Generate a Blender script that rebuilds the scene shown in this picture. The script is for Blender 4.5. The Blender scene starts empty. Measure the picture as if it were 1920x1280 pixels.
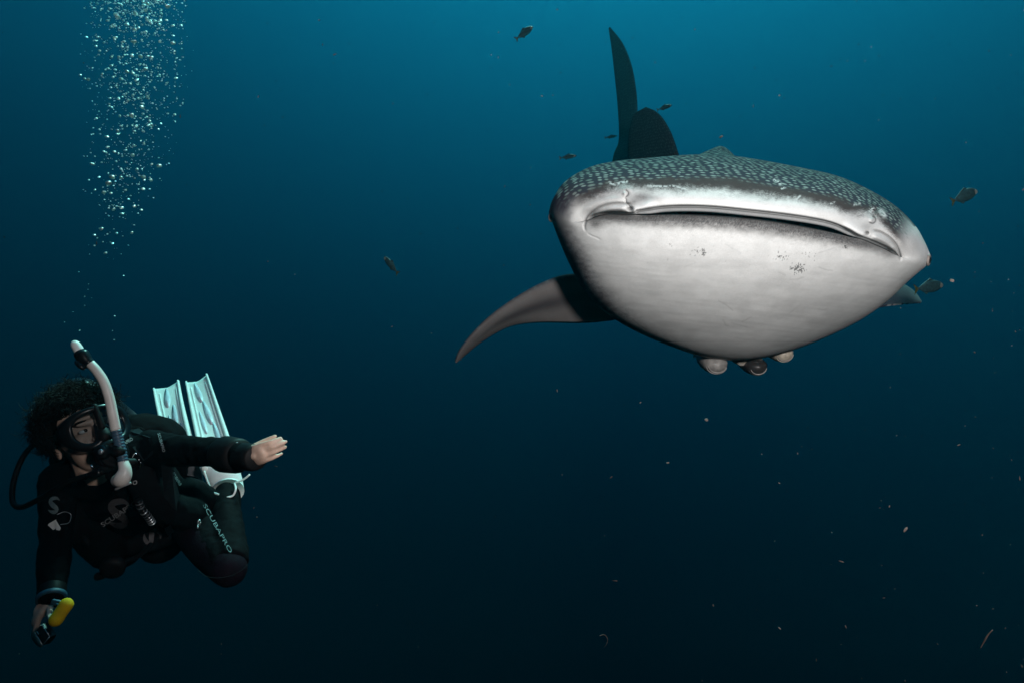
import bpy, bmesh, math, random
import numpy as np
from mathutils import Vector, Matrix
from mathutils.bvhtree import BVHTree

random.seed(7)
RNG = np.random.default_rng(7)
scene = bpy.context.scene
C = scene.collection
R = math.radians

# ------------------------------------------------------------------ camera, water light, sun, exposure
cam_d = bpy.data.cameras.new('camera')
cam = bpy.data.objects.new('camera', cam_d)
C.objects.link(cam)
cam_d.sensor_width = 36.0
cam_d.lens = 24.0
cam_d.clip_start = 0.05
cam_d.clip_end = 500
cam.location = (0, 0, 0)
cam.rotation_euler = (R(90), 0, 0)
scene.camera = cam

LIGHT_DIR = Vector((0.09, 0.36, 0.93)).normalized()      # towards the bright water under the sun

world = bpy.data.worlds.new('World')
scene.world = world
world.use_nodes = True
wn = world.node_tree
wn.nodes.clear()
w_out = wn.nodes.new('ShaderNodeOutputWorld')
w_bg = wn.nodes.new('ShaderNodeBackground')
w_tc = wn.nodes.new('ShaderNodeTexCoord')
w_nm = wn.nodes.new('ShaderNodeVectorMath'); w_nm.operation = 'NORMALIZE'
w_dot = wn.nodes.new('ShaderNodeVectorMath'); w_dot.operation = 'DOT_PRODUCT'
w_dot.inputs[1].default_value = LIGHT_DIR
w_rgb = wn.nodes.new('ShaderNodeCombineColor')
wn.links.new(w_tc.outputs['Generated'], w_nm.inputs[0])
wn.links.new(w_nm.outputs[0], w_dot.inputs[0])
# open water: light dies away exponentially with the angle from the bright surface
for i, (a, k) in enumerate(((0.00005, 4.4), (0.00190, 5.5), (0.00505, 5.05))):
    m1 = wn.nodes.new('ShaderNodeMath'); m1.operation = 'MULTIPLY'; m1.inputs[1].default_value = k
    m2 = wn.nodes.new('ShaderNodeMath'); m2.operation = 'EXPONENT'
    m3 = wn.nodes.new('ShaderNodeMath'); m3.operation = 'MULTIPLY'; m3.inputs[1].default_value = a
    wn.links.new(w_dot.outputs['Value'], m1.inputs[0])
    wn.links.new(m1.outputs[0], m2.inputs[0]); wn.links.new(m2.outputs[0], m3.inputs[0])
    wn.links.new(m3.outputs[0], w_rgb.inputs[i])
wn.links.new(w_rgb.outputs[0], w_bg.inputs['Color'])
w_bg.inputs['Strength'].default_value = 1.0
wn.links.new(w_bg.outputs[0], w_out.inputs['Surface'])

sun_d = bpy.data.lights.new('sun', 'SUN')
sun_d.energy = 5.0
sun_d.angle = R(12)                       # spread by the water above
sun_d.color = (0.36, 1.0, 0.88)           # daylight that has lost its red on the way down
sun = bpy.data.objects.new('sun', sun_d); C.objects.link(sun)
SUN_DIR = Vector((0.14, 0.52, 0.84)).normalized()
sun.rotation_euler = SUN_DIR.to_track_quat('Z', 'Y').to_euler()

# the photographer's dive strobe, held out to the right on its arm
st_d = bpy.data.lights.new('dive_strobe', 'SPOT')
st_d.energy = 410
st_d.color = (1.0, 0.985, 0.97)
st_d.spot_size = R(115)
st_d.spot_blend = 1.0
st_d.shadow_soft_size = 0.11
strobe = bpy.data.objects.new('dive_strobe', st_d); C.objects.link(strobe)
strobe.location = (0.62, 0.0, 0.44)
strobe.rotation_euler = (Vector((0.80, 2.5, 0.30)) - strobe.location).to_track_quat('-Z', 'Y').to_euler()

vs = scene.view_settings
vs.view_transform = 'Standard'
vs.look = 'None'
vs.exposure = 0.0
vs.gamma = 1.0
vs.use_curve_mapping = False
scene.render.engine = 'CYCLES'

# ------------------------------------------------------------------ helpers
F = 1280.0
def at(u, v, Y):
    return Vector(((u - 960) / F * Y, Y, (640 - v) / F * Y))

def P(*pts):
    return [at(*p) for p in pts]

def nd(mt, kind, **kw):
    n = mt.node_tree.nodes.new(kind)
    for k, val in kw.items():
        if k in n.inputs: n.inputs[k].default_value = val
        else: setattr(n, k, val)
    return n

def mat(name, col, rough=0.6, var=0.15, scale=30, bump=0.0, bscale=120, metal=0.0, spec=0.4, sub=0.0, coat=0.0):
    mt = bpy.data.materials.new(name); mt.use_nodes = True
    nt = mt.node_tree
    b = nt.nodes['Principled BSDF']
    b.inputs['Roughness'].default_value = rough
    b.inputs['Metallic'].default_value = metal
    b.inputs['Specular IOR Level'].default_value = spec
    if coat: b.inputs['Coat Weight'].default_value = coat
    tc = nd(mt, 'ShaderNodeTexCoord')
    nz = nd(mt, 'ShaderNodeTexNoise', Scale=scale, Detail=5.0)
    nt.links.new(tc.outputs['Object'], nz.inputs['Vector'])
    mr = nd(mt, 'ShaderNodeMapRange')
    mr.inputs['To Min'].default_value = 1 - var; mr.inputs['To Max'].default_value = 1 + var
    mr.inputs['From Min'].default_value = 0.3; mr.inputs['From Max'].default_value = 0.7
    nt.links.new(nz.outputs['Fac'], mr.inputs['Value'])
    mx = nd(mt, 'ShaderNodeMix', data_type='RGBA', blend_type='MULTIPLY')
    mx.inputs['Factor'].default_value = 1.0
    mx.inputs[6].default_value = (*col, 1)
    nt.links.new(mr.outputs[0], mx.inputs[7])
    nt.links.new(mx.outputs[2], b.inputs['Base Color'])
    if sub:
        b.inputs['Subsurface Weight'].default_value = sub
        b.inputs['Subsurface Radius'].default_value = (0.01, 0.004, 0.002)
    if bump:
        n2 = nd(mt, 'ShaderNodeTexNoise', Scale=bscale, Detail=4.0)
        nt.links.new(tc.outputs['Object'], n2.inputs['Vector'])
        bp = nd(mt, 'ShaderNodeBump', Strength=bump, Distance=0.004)
        nt.links.new(n2.outputs['Fac'], bp.inputs['Height'])
        nt.links.new(bp.outputs[0], b.inputs['Normal'])
    return mt

def mesh_obj(name, verts, faces, material, parent=None, smooth=True):
    me = bpy.data.meshes.new(name)
    me.from_pydata([tuple(v) for v in verts], [], [tuple(f) for f in faces])
    me.update()
    return link(name, me, material, parent, smooth)

def link(name, me, material, parent=None, smooth=True):
    o = bpy.data.objects.new(name, me); C.objects.link(o)
    if material is not None:
        me.materials.clear(); me.materials.append(material)
    if smooth:
        me.polygons.foreach_set('use_smooth', [True] * len(me.polygons))
    if parent is not None:
        o.parent = parent
        o.matrix_parent_inverse = Matrix.Translation(parent.location).inverted()
    return o

def thing(name, loc, label, cat, group=None):
    o = bpy.data.objects.new(name, None); C.objects.link(o)
    o.location = loc; o.empty_display_size = 0.1
    o['label'] = label; o['category'] = cat
    if group: o['group'] = group
    return o

def tag(o, label, cat, group=None):
    o['label'] = label; o['category'] = cat
    if group: o['group'] = group
    return o

def smooth_path(pts, n):
    """Catmull-Rom through points (any dimension), n samples by arc length."""
    p = np.array([list(q) for q in pts], float)
    ext = np.vstack([2 * p[0] - p[1], p, 2 * p[-1] - p[-2]])
    out = []
    for i in range(1, len(ext) - 2):
        a, b, c, d = ext[i-1], ext[i], ext[i+1], ext[i+2]
        for t in np.linspace(0, 1, 24, endpoint=False):
            out.append(0.5 * (2*b + (c-a)*t + (2*a-5*b+4*c-d)*t*t + (3*b-a-3*c+d)*t**3))
    out.append(p[-1]); out = np.array(out)
    dist = np.r_[0, np.cumsum(np.linalg.norm(np.diff(out, axis=0), axis=1))]
    s = np.linspace(0, dist[-1], n)
    return np.stack([np.interp(s, dist, out[:, k]) for k in range(out.shape[1])], 1)

def tube_geo(path, radii, seg=12, closed_ends=True, flat=1.0, flat_dir=None):
    """returns verts, faces of a tapered tube (path Nx3, radii N). flat<1 squashes along flat_dir."""
    path = np.array([list(q) for q in path], float); n = len(path)
    radii = np.broadcast_to(np.array(radii, float), (n,))
    tang = np.gradient(path, axis=0)
    tang /= np.linalg.norm(tang, axis=1)[:, None] + 1e-12
    ref = np.array(flat_dir if flat_dir is not None else (0.31, 0.22, 0.92), float)
    V = []; Fc = []
    b0 = None
    for i in range(n):
        t = tang[i]
        a = np.cross(t, ref)
        if np.linalg.norm(a) < 1e-4: a = np.cross(t, (1, 0, 0))
        a /= np.linalg.norm(a)
        if b0 is not None and flat_dir is None:
            a = b0 - t * np.dot(b0, t); a /= np.linalg.norm(a)
        b0 = a
        b = np.cross(a, t)
        for k in range(seg):
            th = 2 * math.pi * k / seg
            V.append(path[i] + a * math.cos(th) * radii[i] + b * math.sin(th) * radii[i] * flat)
    for i in range(n - 1):
        for k in range(seg):
            k2 = (k + 1) % seg
            Fc.append((i*seg + k, i*seg + k2, (i+1)*seg + k2, (i+1)*seg + k))
    if closed_ends:
        Fc.append(tuple(range(seg - 1, -1, -1)))
        Fc.append(tuple((n-1)*seg + k for k in range(seg)))
    return V, Fc

def round_tube(pts, rad, seg=12, n=24, **kw):
    """smooth capsule-ended tube through points with radii per point"""
    pts = [tuple(p) for p in pts]
    if not hasattr(rad, '__len__'): rad = [rad] * len(pts)
    q = smooth_path([tuple(p) + (r,) for p, r in zip(pts, rad)], n) if len(pts) > 1 else None
    path = q[:, :3]; rr = q[:, 3]
    t0 = path[0] - path[1]; t0 /= np.linalg.norm(t0)
    t1 = path[-1] - path[-2]; t1 /= np.linalg.norm(t1)
    head = [(path[0] + t0 * rr[0] * math.sin(a), rr[0] * math.cos(a)) for a in (1.5, 1.15, 0.75, 0.38)]
    tail = [(path[-1] + t1 * rr[-1] * math.sin(a), rr[-1] * math.cos(a)) for a in (0.38, 0.75, 1.15, 1.5)]
    path = np.vstack([[h[0] for h in head], path, [h[0] for h in tail]])
    rr = np.r_[[h[1] for h in head], rr, [h[1] for h in tail]]
    return tube_geo(path, rr, seg, **kw)

def ellipsoid(c, ax, ay, az, nu=20, nv=12):
    """ax, ay, az are full half-axis vectors"""
    c, ax, ay, az = (np.array(list(q), float) for q in (c, ax, ay, az))
    V = [c + az]; Fc = []
    for j in range(1, nv):
        ph = math.pi * j / nv
        for k in range(nu):
            th = 2 * math.pi * k / nu
            V.append(c + ax*math.cos(th)*math.sin(ph) + ay*math.sin(th)*math.sin(ph) + az*math.cos(ph))
    V.append(c - az)
    for k in range(nu): Fc.append((0, 1 + k, 1 + (k+1) % nu))
    for j in range(nv - 2):
        for k in range(nu):
            a = 1 + j*nu; k2 = (k+1) % nu
            Fc.append((a + k, a + nu + k, a + nu + k2, a + k2))
    e = 1 + (nv-2)*nu
    for k in range(nu): Fc.append((e + k, len(V) - 1, e + (k+1) % nu))
    return V, Fc

def merge(*geos):
    V = []; Fc = []
    for v, f in geos:
        o = len(V); V += list(v); Fc += [tuple(i + o for i in q) for q in f]
    return V, Fc

def box_geo(c, x, y, z):
    c, x, y, z = (np.array(list(q), float) for q in (c, x, y, z))
    V = [c + sx*x + sy*y + sz*z for sx in (-1, 1) for sy in (-1, 1) for sz in (-1, 1)]
    Fc = [(0,1,3,2), (4,6,7,5), (0,4,5,1), (2,3,7,6), (0,2,6,4), (1,5,7,3)]
    return V, Fc

def bevel_box(c, x, y, z, r, seg=3):
    V, Fc = box_geo(c, x, y, z)
    bm = bmesh.new(); vs_ = [bm.verts.new(v) for v in V]
    for f in Fc: bm.faces.new([vs_[i] for i in f])
    bmesh.ops.recalc_face_normals(bm, faces=bm.faces)
    bmesh.ops.bevel(bm, geom=list(bm.edges), offset=r, segments=seg, affect='EDGES', profile=0.5)
    bm.verts.index_update()
    out = [v.co.copy() for v in bm.verts], [tuple(v.index for v in f.verts) for f in bm.faces]
    bm.free(); return out

def remesh(geo, voxel, smooth_it=4, noise=None):
    V, Fc = geo
    me = bpy.data.meshes.new('tmp')
    me.from_pydata([tuple(v) for v in V], [], Fc); me.update()
    bm = bmesh.new(); bm.from_mesh(me); bmesh.ops.recalc_face_normals(bm, faces=bm.faces); bm.to_mesh(me); bm.free()
    o = bpy.data.objects.new('tmp', me); C.objects.link(o)
    m = o.modifiers.new('r', 'REMESH'); m.mode = 'VOXEL'; m.voxel_size = voxel
    if smooth_it:
        s = o.modifiers.new('s', 'SMOOTH'); s.iterations = smooth_it; s.factor = 0.5
    dg = bpy.context.evaluated_depsgraph_get()
    out = bpy.data.meshes.new_from_object(o.evaluated_get(dg))
    bpy.data.objects.remove(o); bpy.data.meshes.remove(me)
    if noise:
        from mathutils import noise as nz
        amp, sc = noise
        n = len(out.vertices)
        co = np.empty(n * 3, np.float32); no = np.empty(n * 3, np.float32)
        out.vertices.foreach_get('co', co); out.vertex_normals.foreach_get('vector', no)
        co = co.reshape(-1, 3); no = no.reshape(-1, 3)
        a = np.array([nz.noise(Vector(p) * sc) + 0.5 * nz.noise(Vector(p) * sc * 2.3) for p in co.tolist()], np.float32)
        co += no * (amp * a)[:, None]
        out.vertices.foreach_set('co', co.ravel()); out.update()
    return out

def sstep(a, b, x):
    t = np.clip((x - a) / (b - a), 0, 1)
    return t * t * (3 - 2 * t)

def dist_poly(u, v, pts, n=80):
    """distance (px) from arrays u,v to a smooth polyline, and the arc fraction of the nearest sample"""
    q = smooth_path(pts, n)
    best = np.full(u.shape, 1e9); frac = np.zeros(u.shape)
    for i in range(n - 1):
        a, b = q[i], q[i+1]; ab = b - a; L2 = ab @ ab + 1e-12
        t = np.clip(((u - a[0]) * ab[0] + (v - a[1]) * ab[1]) / L2, 0, 1)
        d = np.hypot(u - a[0] - t*ab[0], v - a[1] - t*ab[1])
        m = d < best
        best = np.where(m, d, best); frac = np.where(m, (i + t) / (n - 1), frac)
    return best, frac

def vnoise(x, y, seed=0):
    """cheap smooth value noise on arrays"""
    rg = np.random.default_rng(seed); T = rg.random((256, 256))
    xi = np.floor(x).astype(int); yi = np.floor(y).astype(int)
    fx = x - xi; fy = y - yi; fx = fx*fx*(3-2*fx); fy = fy*fy*(3-2*fy)
    g = lambda a, b: T[a % 256, b % 256]
    return (g(xi, yi)*(1-fx)*(1-fy) + g(xi+1, yi)*fx*(1-fy) + g(xi, yi+1)*(1-fx)*fy + g(xi+1, yi+1)*fx*fy)

# ------------------------------------------------------------------ materials
def shark_material():
    mt = bpy.data.materials.new('shark_skin'); mt.use_nodes = True
    nt = mt.node_tree; b = nt.nodes['Principled BSDF']
    b.inputs['Roughness'].default_value = 0.62
    b.inputs['Specular IOR Level'].default_value = 0.0
    pig = nd(mt, 'ShaderNodeAttribute', attribute_name='pigment')
    msk = nd(mt, 'ShaderNodeAttribute', attribute_name='spot_mask')
    uv = nd(mt, 'ShaderNodeAttribute', attribute_name='skin_uv')
    # wobble the lattice a little so that the rows of spots are uneven
    nz0 = nd(mt, 'ShaderNodeTexNoise', Scale=9.0, Detail=2.0)
    nt.links.new(uv.outputs['Vector'], nz0.inputs['Vector'])
    off = nd(mt, 'ShaderNodeVectorMath', operation='MULTIPLY_ADD')
    off.inputs[1].default_value = (0.035, 0.035, 0)
    nt.links.new(nz0.outputs['Color'], off.inputs[0]); nt.links.new(uv.outputs['Vector'], off.inputs[2])
    vo = nd(mt, 'ShaderNodeTexVoronoi', voronoi_dimensions='2D', feature='F1', Scale=37.0, Randomness=0.50)
    nt.links.new(off.outputs[0], vo.inputs['Vector'])
    mr = nd(mt, 'ShaderNodeMapRange', interpolation_type='SMOOTHSTEP')
    mr.inputs['From Min'].default_value = 0.46; mr.inputs['From Max'].default_value = 0.14
    # spots of mixed size: each cell scales its own radius
    sepr = nd(mt, 'ShaderNodeSeparateColor'); nt.links.new(vo.outputs['Color'], sepr.inputs[0])
    rs = nd(mt, 'ShaderNodeMapRange'); rs.inputs['To Min'].default_value = 0.90; rs.inputs['To Max'].default_value = 1.30
    nt.links.new(sepr.outputs[1], rs.inputs['Value'])
    dm = nd(mt, 'ShaderNodeMath', operation='MULTIPLY')
    nt.links.new(vo.outputs['Distance'], dm.inputs[0]); nt.links.new(rs.outputs[0], dm.inputs[1])
    nt.links.new(dm.outputs[0], mr.inputs['Value'])
    mul = nd(mt, 'ShaderNodeMath', operation='MULTIPLY')
    nt.links.new(mr.outputs[0], mul.inputs[0]); nt.links.new(msk.outputs['Fac'], mul.inputs[1])
    # each spot has its own tone
    sc = nd(mt, 'ShaderNodeMix', data_type='RGBA')
    sc.inputs[6].default_value = (0.115, 0.15, 0.135, 1); sc.inputs[7].default_value = (0.25, 0.29, 0.275, 1)
    sep = nd(mt, 'ShaderNodeSeparateColor'); nt.links.new(vo.outputs['Color'], sep.inputs[0])
    nt.links.new(sep.outputs[0], sc.inputs['Factor'])
    mx = nd(mt, 'ShaderNodeMix', data_type='RGBA')
    nt.links.new(mul.outputs[0], mx.inputs['Factor'])
    nt.links.new(pig.outputs['Color'], mx.inputs[6]); nt.links.new(sc.outputs[2], mx.inputs[7])
    # denticle speckle
    tc = nd(mt, 'ShaderNodeTexCoord')
    n1 = nd(mt, 'ShaderNodeTexNoise', Scale=420.0, Detail=3.0, Roughness=0.7)
    n2 = nd(mt, 'ShaderNodeTexNoise', Scale=16.0, Detail=5.0)
    nt.links.new(tc.outputs['Object'], n1.inputs['Vector']); nt.links.new(tc.outputs['Object'], n2.inputs['Vector'])
    a = nd(mt, 'ShaderNodeMapRange'); a.inputs['From Min'].default_value = 0.3; a.inputs['From Max'].default_value = 0.7
    a.inputs['To Min'].default_value = 0.82; a.inputs['To Max'].default_value = 1.12
    nt.links.new(n1.outputs['Fac'], a.inputs['Value'])
    c = nd(mt, 'ShaderNodeMapRange'); c.inputs['From Min'].default_value = 0.3; c.inputs['From Max'].default_value = 0.7
    c.inputs['To Min'].default_value = 0.93; c.inputs['To Max'].default_value = 1.05
    nt.links.new(n2.outputs['Fac'], c.inputs['Value'])
    m3 = nd(mt, 'ShaderNodeMath', operation='MULTIPLY')
    nt.links.new(a.outputs[0], m3.inputs[0]); nt.links.new(c.outputs[0], m3.inputs[1])
    fin = nd(mt, 'ShaderNodeMix', data_type='RGBA', blend_type='MULTIPLY'); fin.inputs['Factor'].default_value = 1.0
    nt.links.new(mx.outputs[2], fin.inputs[6]); nt.links.new(m3.outputs[0], fin.inputs[7])
    nt.links.new(fin.outputs[2], b.inputs['Base Color'])
    bp = nd(mt, 'ShaderNodeBump', Strength=0.25, Distance=0.003)
    nt.links.new(n1.outputs['Fac'], bp.inputs['Height'])
    # soft stretch folds in the throat
    mp = nd(mt, 'ShaderNodeMapping'); mp.inputs['Scale'].default_value = (1.2, 3.0, 13.0)
    nt.links.new(tc.outputs['Object'], mp.inputs['Vector'])
    n3 = nd(mt, 'ShaderNodeTexNoise', Scale=1.6, Detail=3.0); nt.links.new(mp.outputs[0], n3.inputs['Vector'])
    bp2 = nd(mt, 'ShaderNodeBump', Strength=0.05, Distance=0.02)
    nt.links.new(n3.outputs['Fac'], bp2.inputs['Height']); nt.links.new(bp.outputs[0], bp2.inputs['Normal'])
    nt.links.new(bp2.outputs[0], b.inputs['Normal'])
    return mt

M = {}
M['shark'] = shark_material()
M['eye'] = mat('shark_eye', (0.012, 0.011, 0.010), 0.12, 0.1, spec=0.6)
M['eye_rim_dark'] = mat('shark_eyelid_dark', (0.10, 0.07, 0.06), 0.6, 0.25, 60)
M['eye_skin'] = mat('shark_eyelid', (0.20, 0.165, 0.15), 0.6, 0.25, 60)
M['neoprene'] = mat('neoprene', (0.0027, 0.0028, 0.0035), 0.8, 0.3, 40, 0.25, 160, spec=0.04)
M['neoprene_plum'] = mat('neoprene_plum', (0.0056, 0.0032, 0.0062), 0.8, 0.3, 40, 0.25, 160, spec=0.04)
M['vest'] = mat('vest_cordura', (0.0036, 0.0040, 0.0048), 0.85, 0.3, 60, 0.4, 500, spec=0.04)
M['vest_grey'] = mat('vest_panel', (0.010, 0.014, 0.017), 0.8, 0.3, 60, 0.3, 500, spec=0.06)
M['rubber'] = mat('black_rubber', (0.0045, 0.0045, 0.005), 0.55, 0.2, 40, spec=0.1)
M['gloss'] = mat('black_plastic', (0.0055, 0.006, 0.007), 0.3, 0.2, 40, spec=0.25)
M['chrome'] = mat('chrome', (0.75, 0.78, 0.8), 0.22, 0.1, 40, metal=1.0)
M['skin'] = mat('skin', (0.50, 0.34, 0.265), 0.55, 0.14, 45, 0.15, 300, sub=0.08)
M['hair'] = mat('dark_hair', (0.0075, 0.0055, 0.0042), 0.6, 0.4, 80, spec=0.1)
M['white'] = mat('white_plastic', (0.78, 0.77, 0.74), 0.4, 0.08, 14, spec=0.3)
M['snork'] = mat('snorkel_tube_white', (0.62, 0.56, 0.52), 0.4, 0.14, 22, spec=0.4)
M['snork_flex'] = mat('flexible_silicone', (0.04, 0.075, 0.11), 0.35, 0.15, 30, spec=0.4)
M['fin_panel'] = mat('fin_grey_panel', (0.46, 0.50, 0.56), 0.5, 0.12, 25)
def translucent_mat(name, col, amt):
    mt = mat(name, col, 0.45, 0.06, 12, spec=0.2)
    nt = mt.node_tree; b = nt.nodes['Principled BSDF']; out = nt.nodes['Material Output']
    tl = nd(mt, 'ShaderNodeBsdfTranslucent'); tl.inputs['Color'].default_value = (*col, 1)
    mx = nd(mt, 'ShaderNodeMixShader'); mx.inputs[0].default_value = amt
    nt.links.new(b.outputs[0], mx.inputs[1]); nt.links.new(tl.outputs[0], mx.inputs[2]); nt.links.new(mx.outputs[0], out.inputs['Surface'])
    return mt
M['fin_white'] = translucent_mat('fin_white_silicone', (0.90, 0.91, 0.89), 0.30)
M['fin_dark'] = mat('foot_pocket_grey', (0.055, 0.06, 0.066), 0.6, 0.2, 25)
M['yellow'] = mat('yellow_foam', (0.85, 0.50, 0.010), 0.65, 0.12, 50, 0.4, 700, spec=0.2)
M['print_grey'] = mat('grey_print', (0.26, 0.26, 0.265), 0.6, 0.2, 90)
M['print_dim'] = mat('dim_print', (0.055, 0.052, 0.056), 0.7, 0.25, 90)
M['tag'] = mat('pale_tag', (0.42, 0.44, 0.45), 0.5, 0.15, 60)
M['print_teal'] = mat('reflective_print', (0.085, 0.12, 0.125), 0.6, 0.25, 90)
M['amber'] = mat('amber_tab', (0.22, 0.12, 0.045), 0.6, 0.2, 40)
M['blue_band'] = mat('blue_wrist_band', (0.02, 0.07, 0.11), 0.5, 0.3, 90)
M['steel'] = mat('steel_edge', (0.5, 0.52, 0.54), 0.3, 0.1, 40, metal=0.8)
M['screen'] = mat('camera_screen', (0.010, 0.016, 0.018), 0.12, 0.2, 20, spec=0.5)
M['eyeball'] = mat('eye_white', (0.62, 0.60, 0.58), 0.2, 0.05, 40, spec=0.5)
M['iris'] = mat('dark_iris', (0.02, 0.012, 0.008), 0.15, 0.1, 40, spec=0.5)
M['remora'] = mat('remora_grey', (0.19, 0.175, 0.165), 0.5, 0.3, 35, 0.3, 120, spec=0.3)
M['remora_dark'] = mat('remora_dark', (0.022, 0.02, 0.02), 0.4, 0.3, 35, 0.3, 120, spec=0.3)
M['remora_tan'] = mat('remora_tan', (0.30, 0.26, 0.21), 0.5, 0.3, 60, 0.3, 120, spec=0.3)
M['fish'] = mat('fish_dark', (0.012, 0.030, 0.034), 0.6, 0.4, 90, spec=0.12)
M['fish_pale'] = mat('fish_pale_cheek', (0.085, 0.095, 0.09), 0.5, 0.25, 90, spec=0.5)
M['fish_tail'] = mat('fish_olive_tail', (0.026, 0.030, 0.008), 0.6, 0.3, 90)
M['snow'] = mat('drifting_detritus', (0.042, 0.030, 0.026), 0.8, 0.5, 30)

def glass_mat(name, tint, mixf, rough):
    mt = bpy.data.materials.new(name); mt.use_nodes = True; nt = mt.node_tree; nt.nodes.clear()
    out = nd(mt, 'ShaderNodeOutputMaterial'); mix = nd(mt, 'ShaderNodeMixShader')
    tr = nd(mt, 'ShaderNodeBsdfTransparent'); tr.inputs['Color'].default_value = (*tint, 1)
    gl = nd(mt, 'ShaderNodeBsdfGlossy'); gl.inputs['Roughness'].default_value = rough
    gl.inputs['Color'].default_value = (0.95, 1, 1, 1)
    fr = nd(mt, 'ShaderNodeFresnel'); fr.inputs['IOR'].default_value = 1.33
    ad = nd(mt, 'ShaderNodeMath', operation='ADD', use_clamp=True); ad.inputs[1].default_value = mixf
    nt.links.new(fr.outputs[0], ad.inputs[0]); nt.links.new(ad.outputs[0], mix.inputs[0])
    nt.links.new(tr.outputs[0], mix.inputs[1]); nt.links.new(gl.outputs[0], mix.inputs[2])
    nt.links.new(mix.outputs[0], out.inputs['Surface'])
    return mt
M['lens'] = glass_mat('mask_glass', (0.80, 0.84, 0.86), 0.0, 0.05)
def bubble_mat():
    mt = bpy.data.materials.new('air_bubble'); mt.use_nodes = True; nt = mt.node_tree; nt.nodes.clear()
    out = nd(mt, 'ShaderNodeOutputMaterial')
    gl = nd(mt, 'ShaderNodeBsdfGlossy'); gl.inputs['Color'].default_value = (0.80, 1.0, 0.98, 1); gl.inputs['Roughness'].default_value = 0.31
    tr = nd(mt, 'ShaderNodeBsdfTransparent'); tr.inputs['Color'].default_value = (0.95, 1, 1, 1)
    mx = nd(mt, 'ShaderNodeMixShader'); mx.inputs[0].default_value = 0.85
    nt.links.new(tr.outputs[0], mx.inputs[1]); nt.links.new(gl.outputs[0], mx.inputs[2]); nt.links.new(mx.outputs[0], out.inputs['Surface'])
    return mt
M['bubble'] = bubble_mat()

# ================================================================== WHALE SHARK
shark = thing('whale_shark', at(1380, 660, 3.0),
              'huge spotted whale shark with closed wide mouth and white throat swimming head on', 'whale shark')

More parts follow.
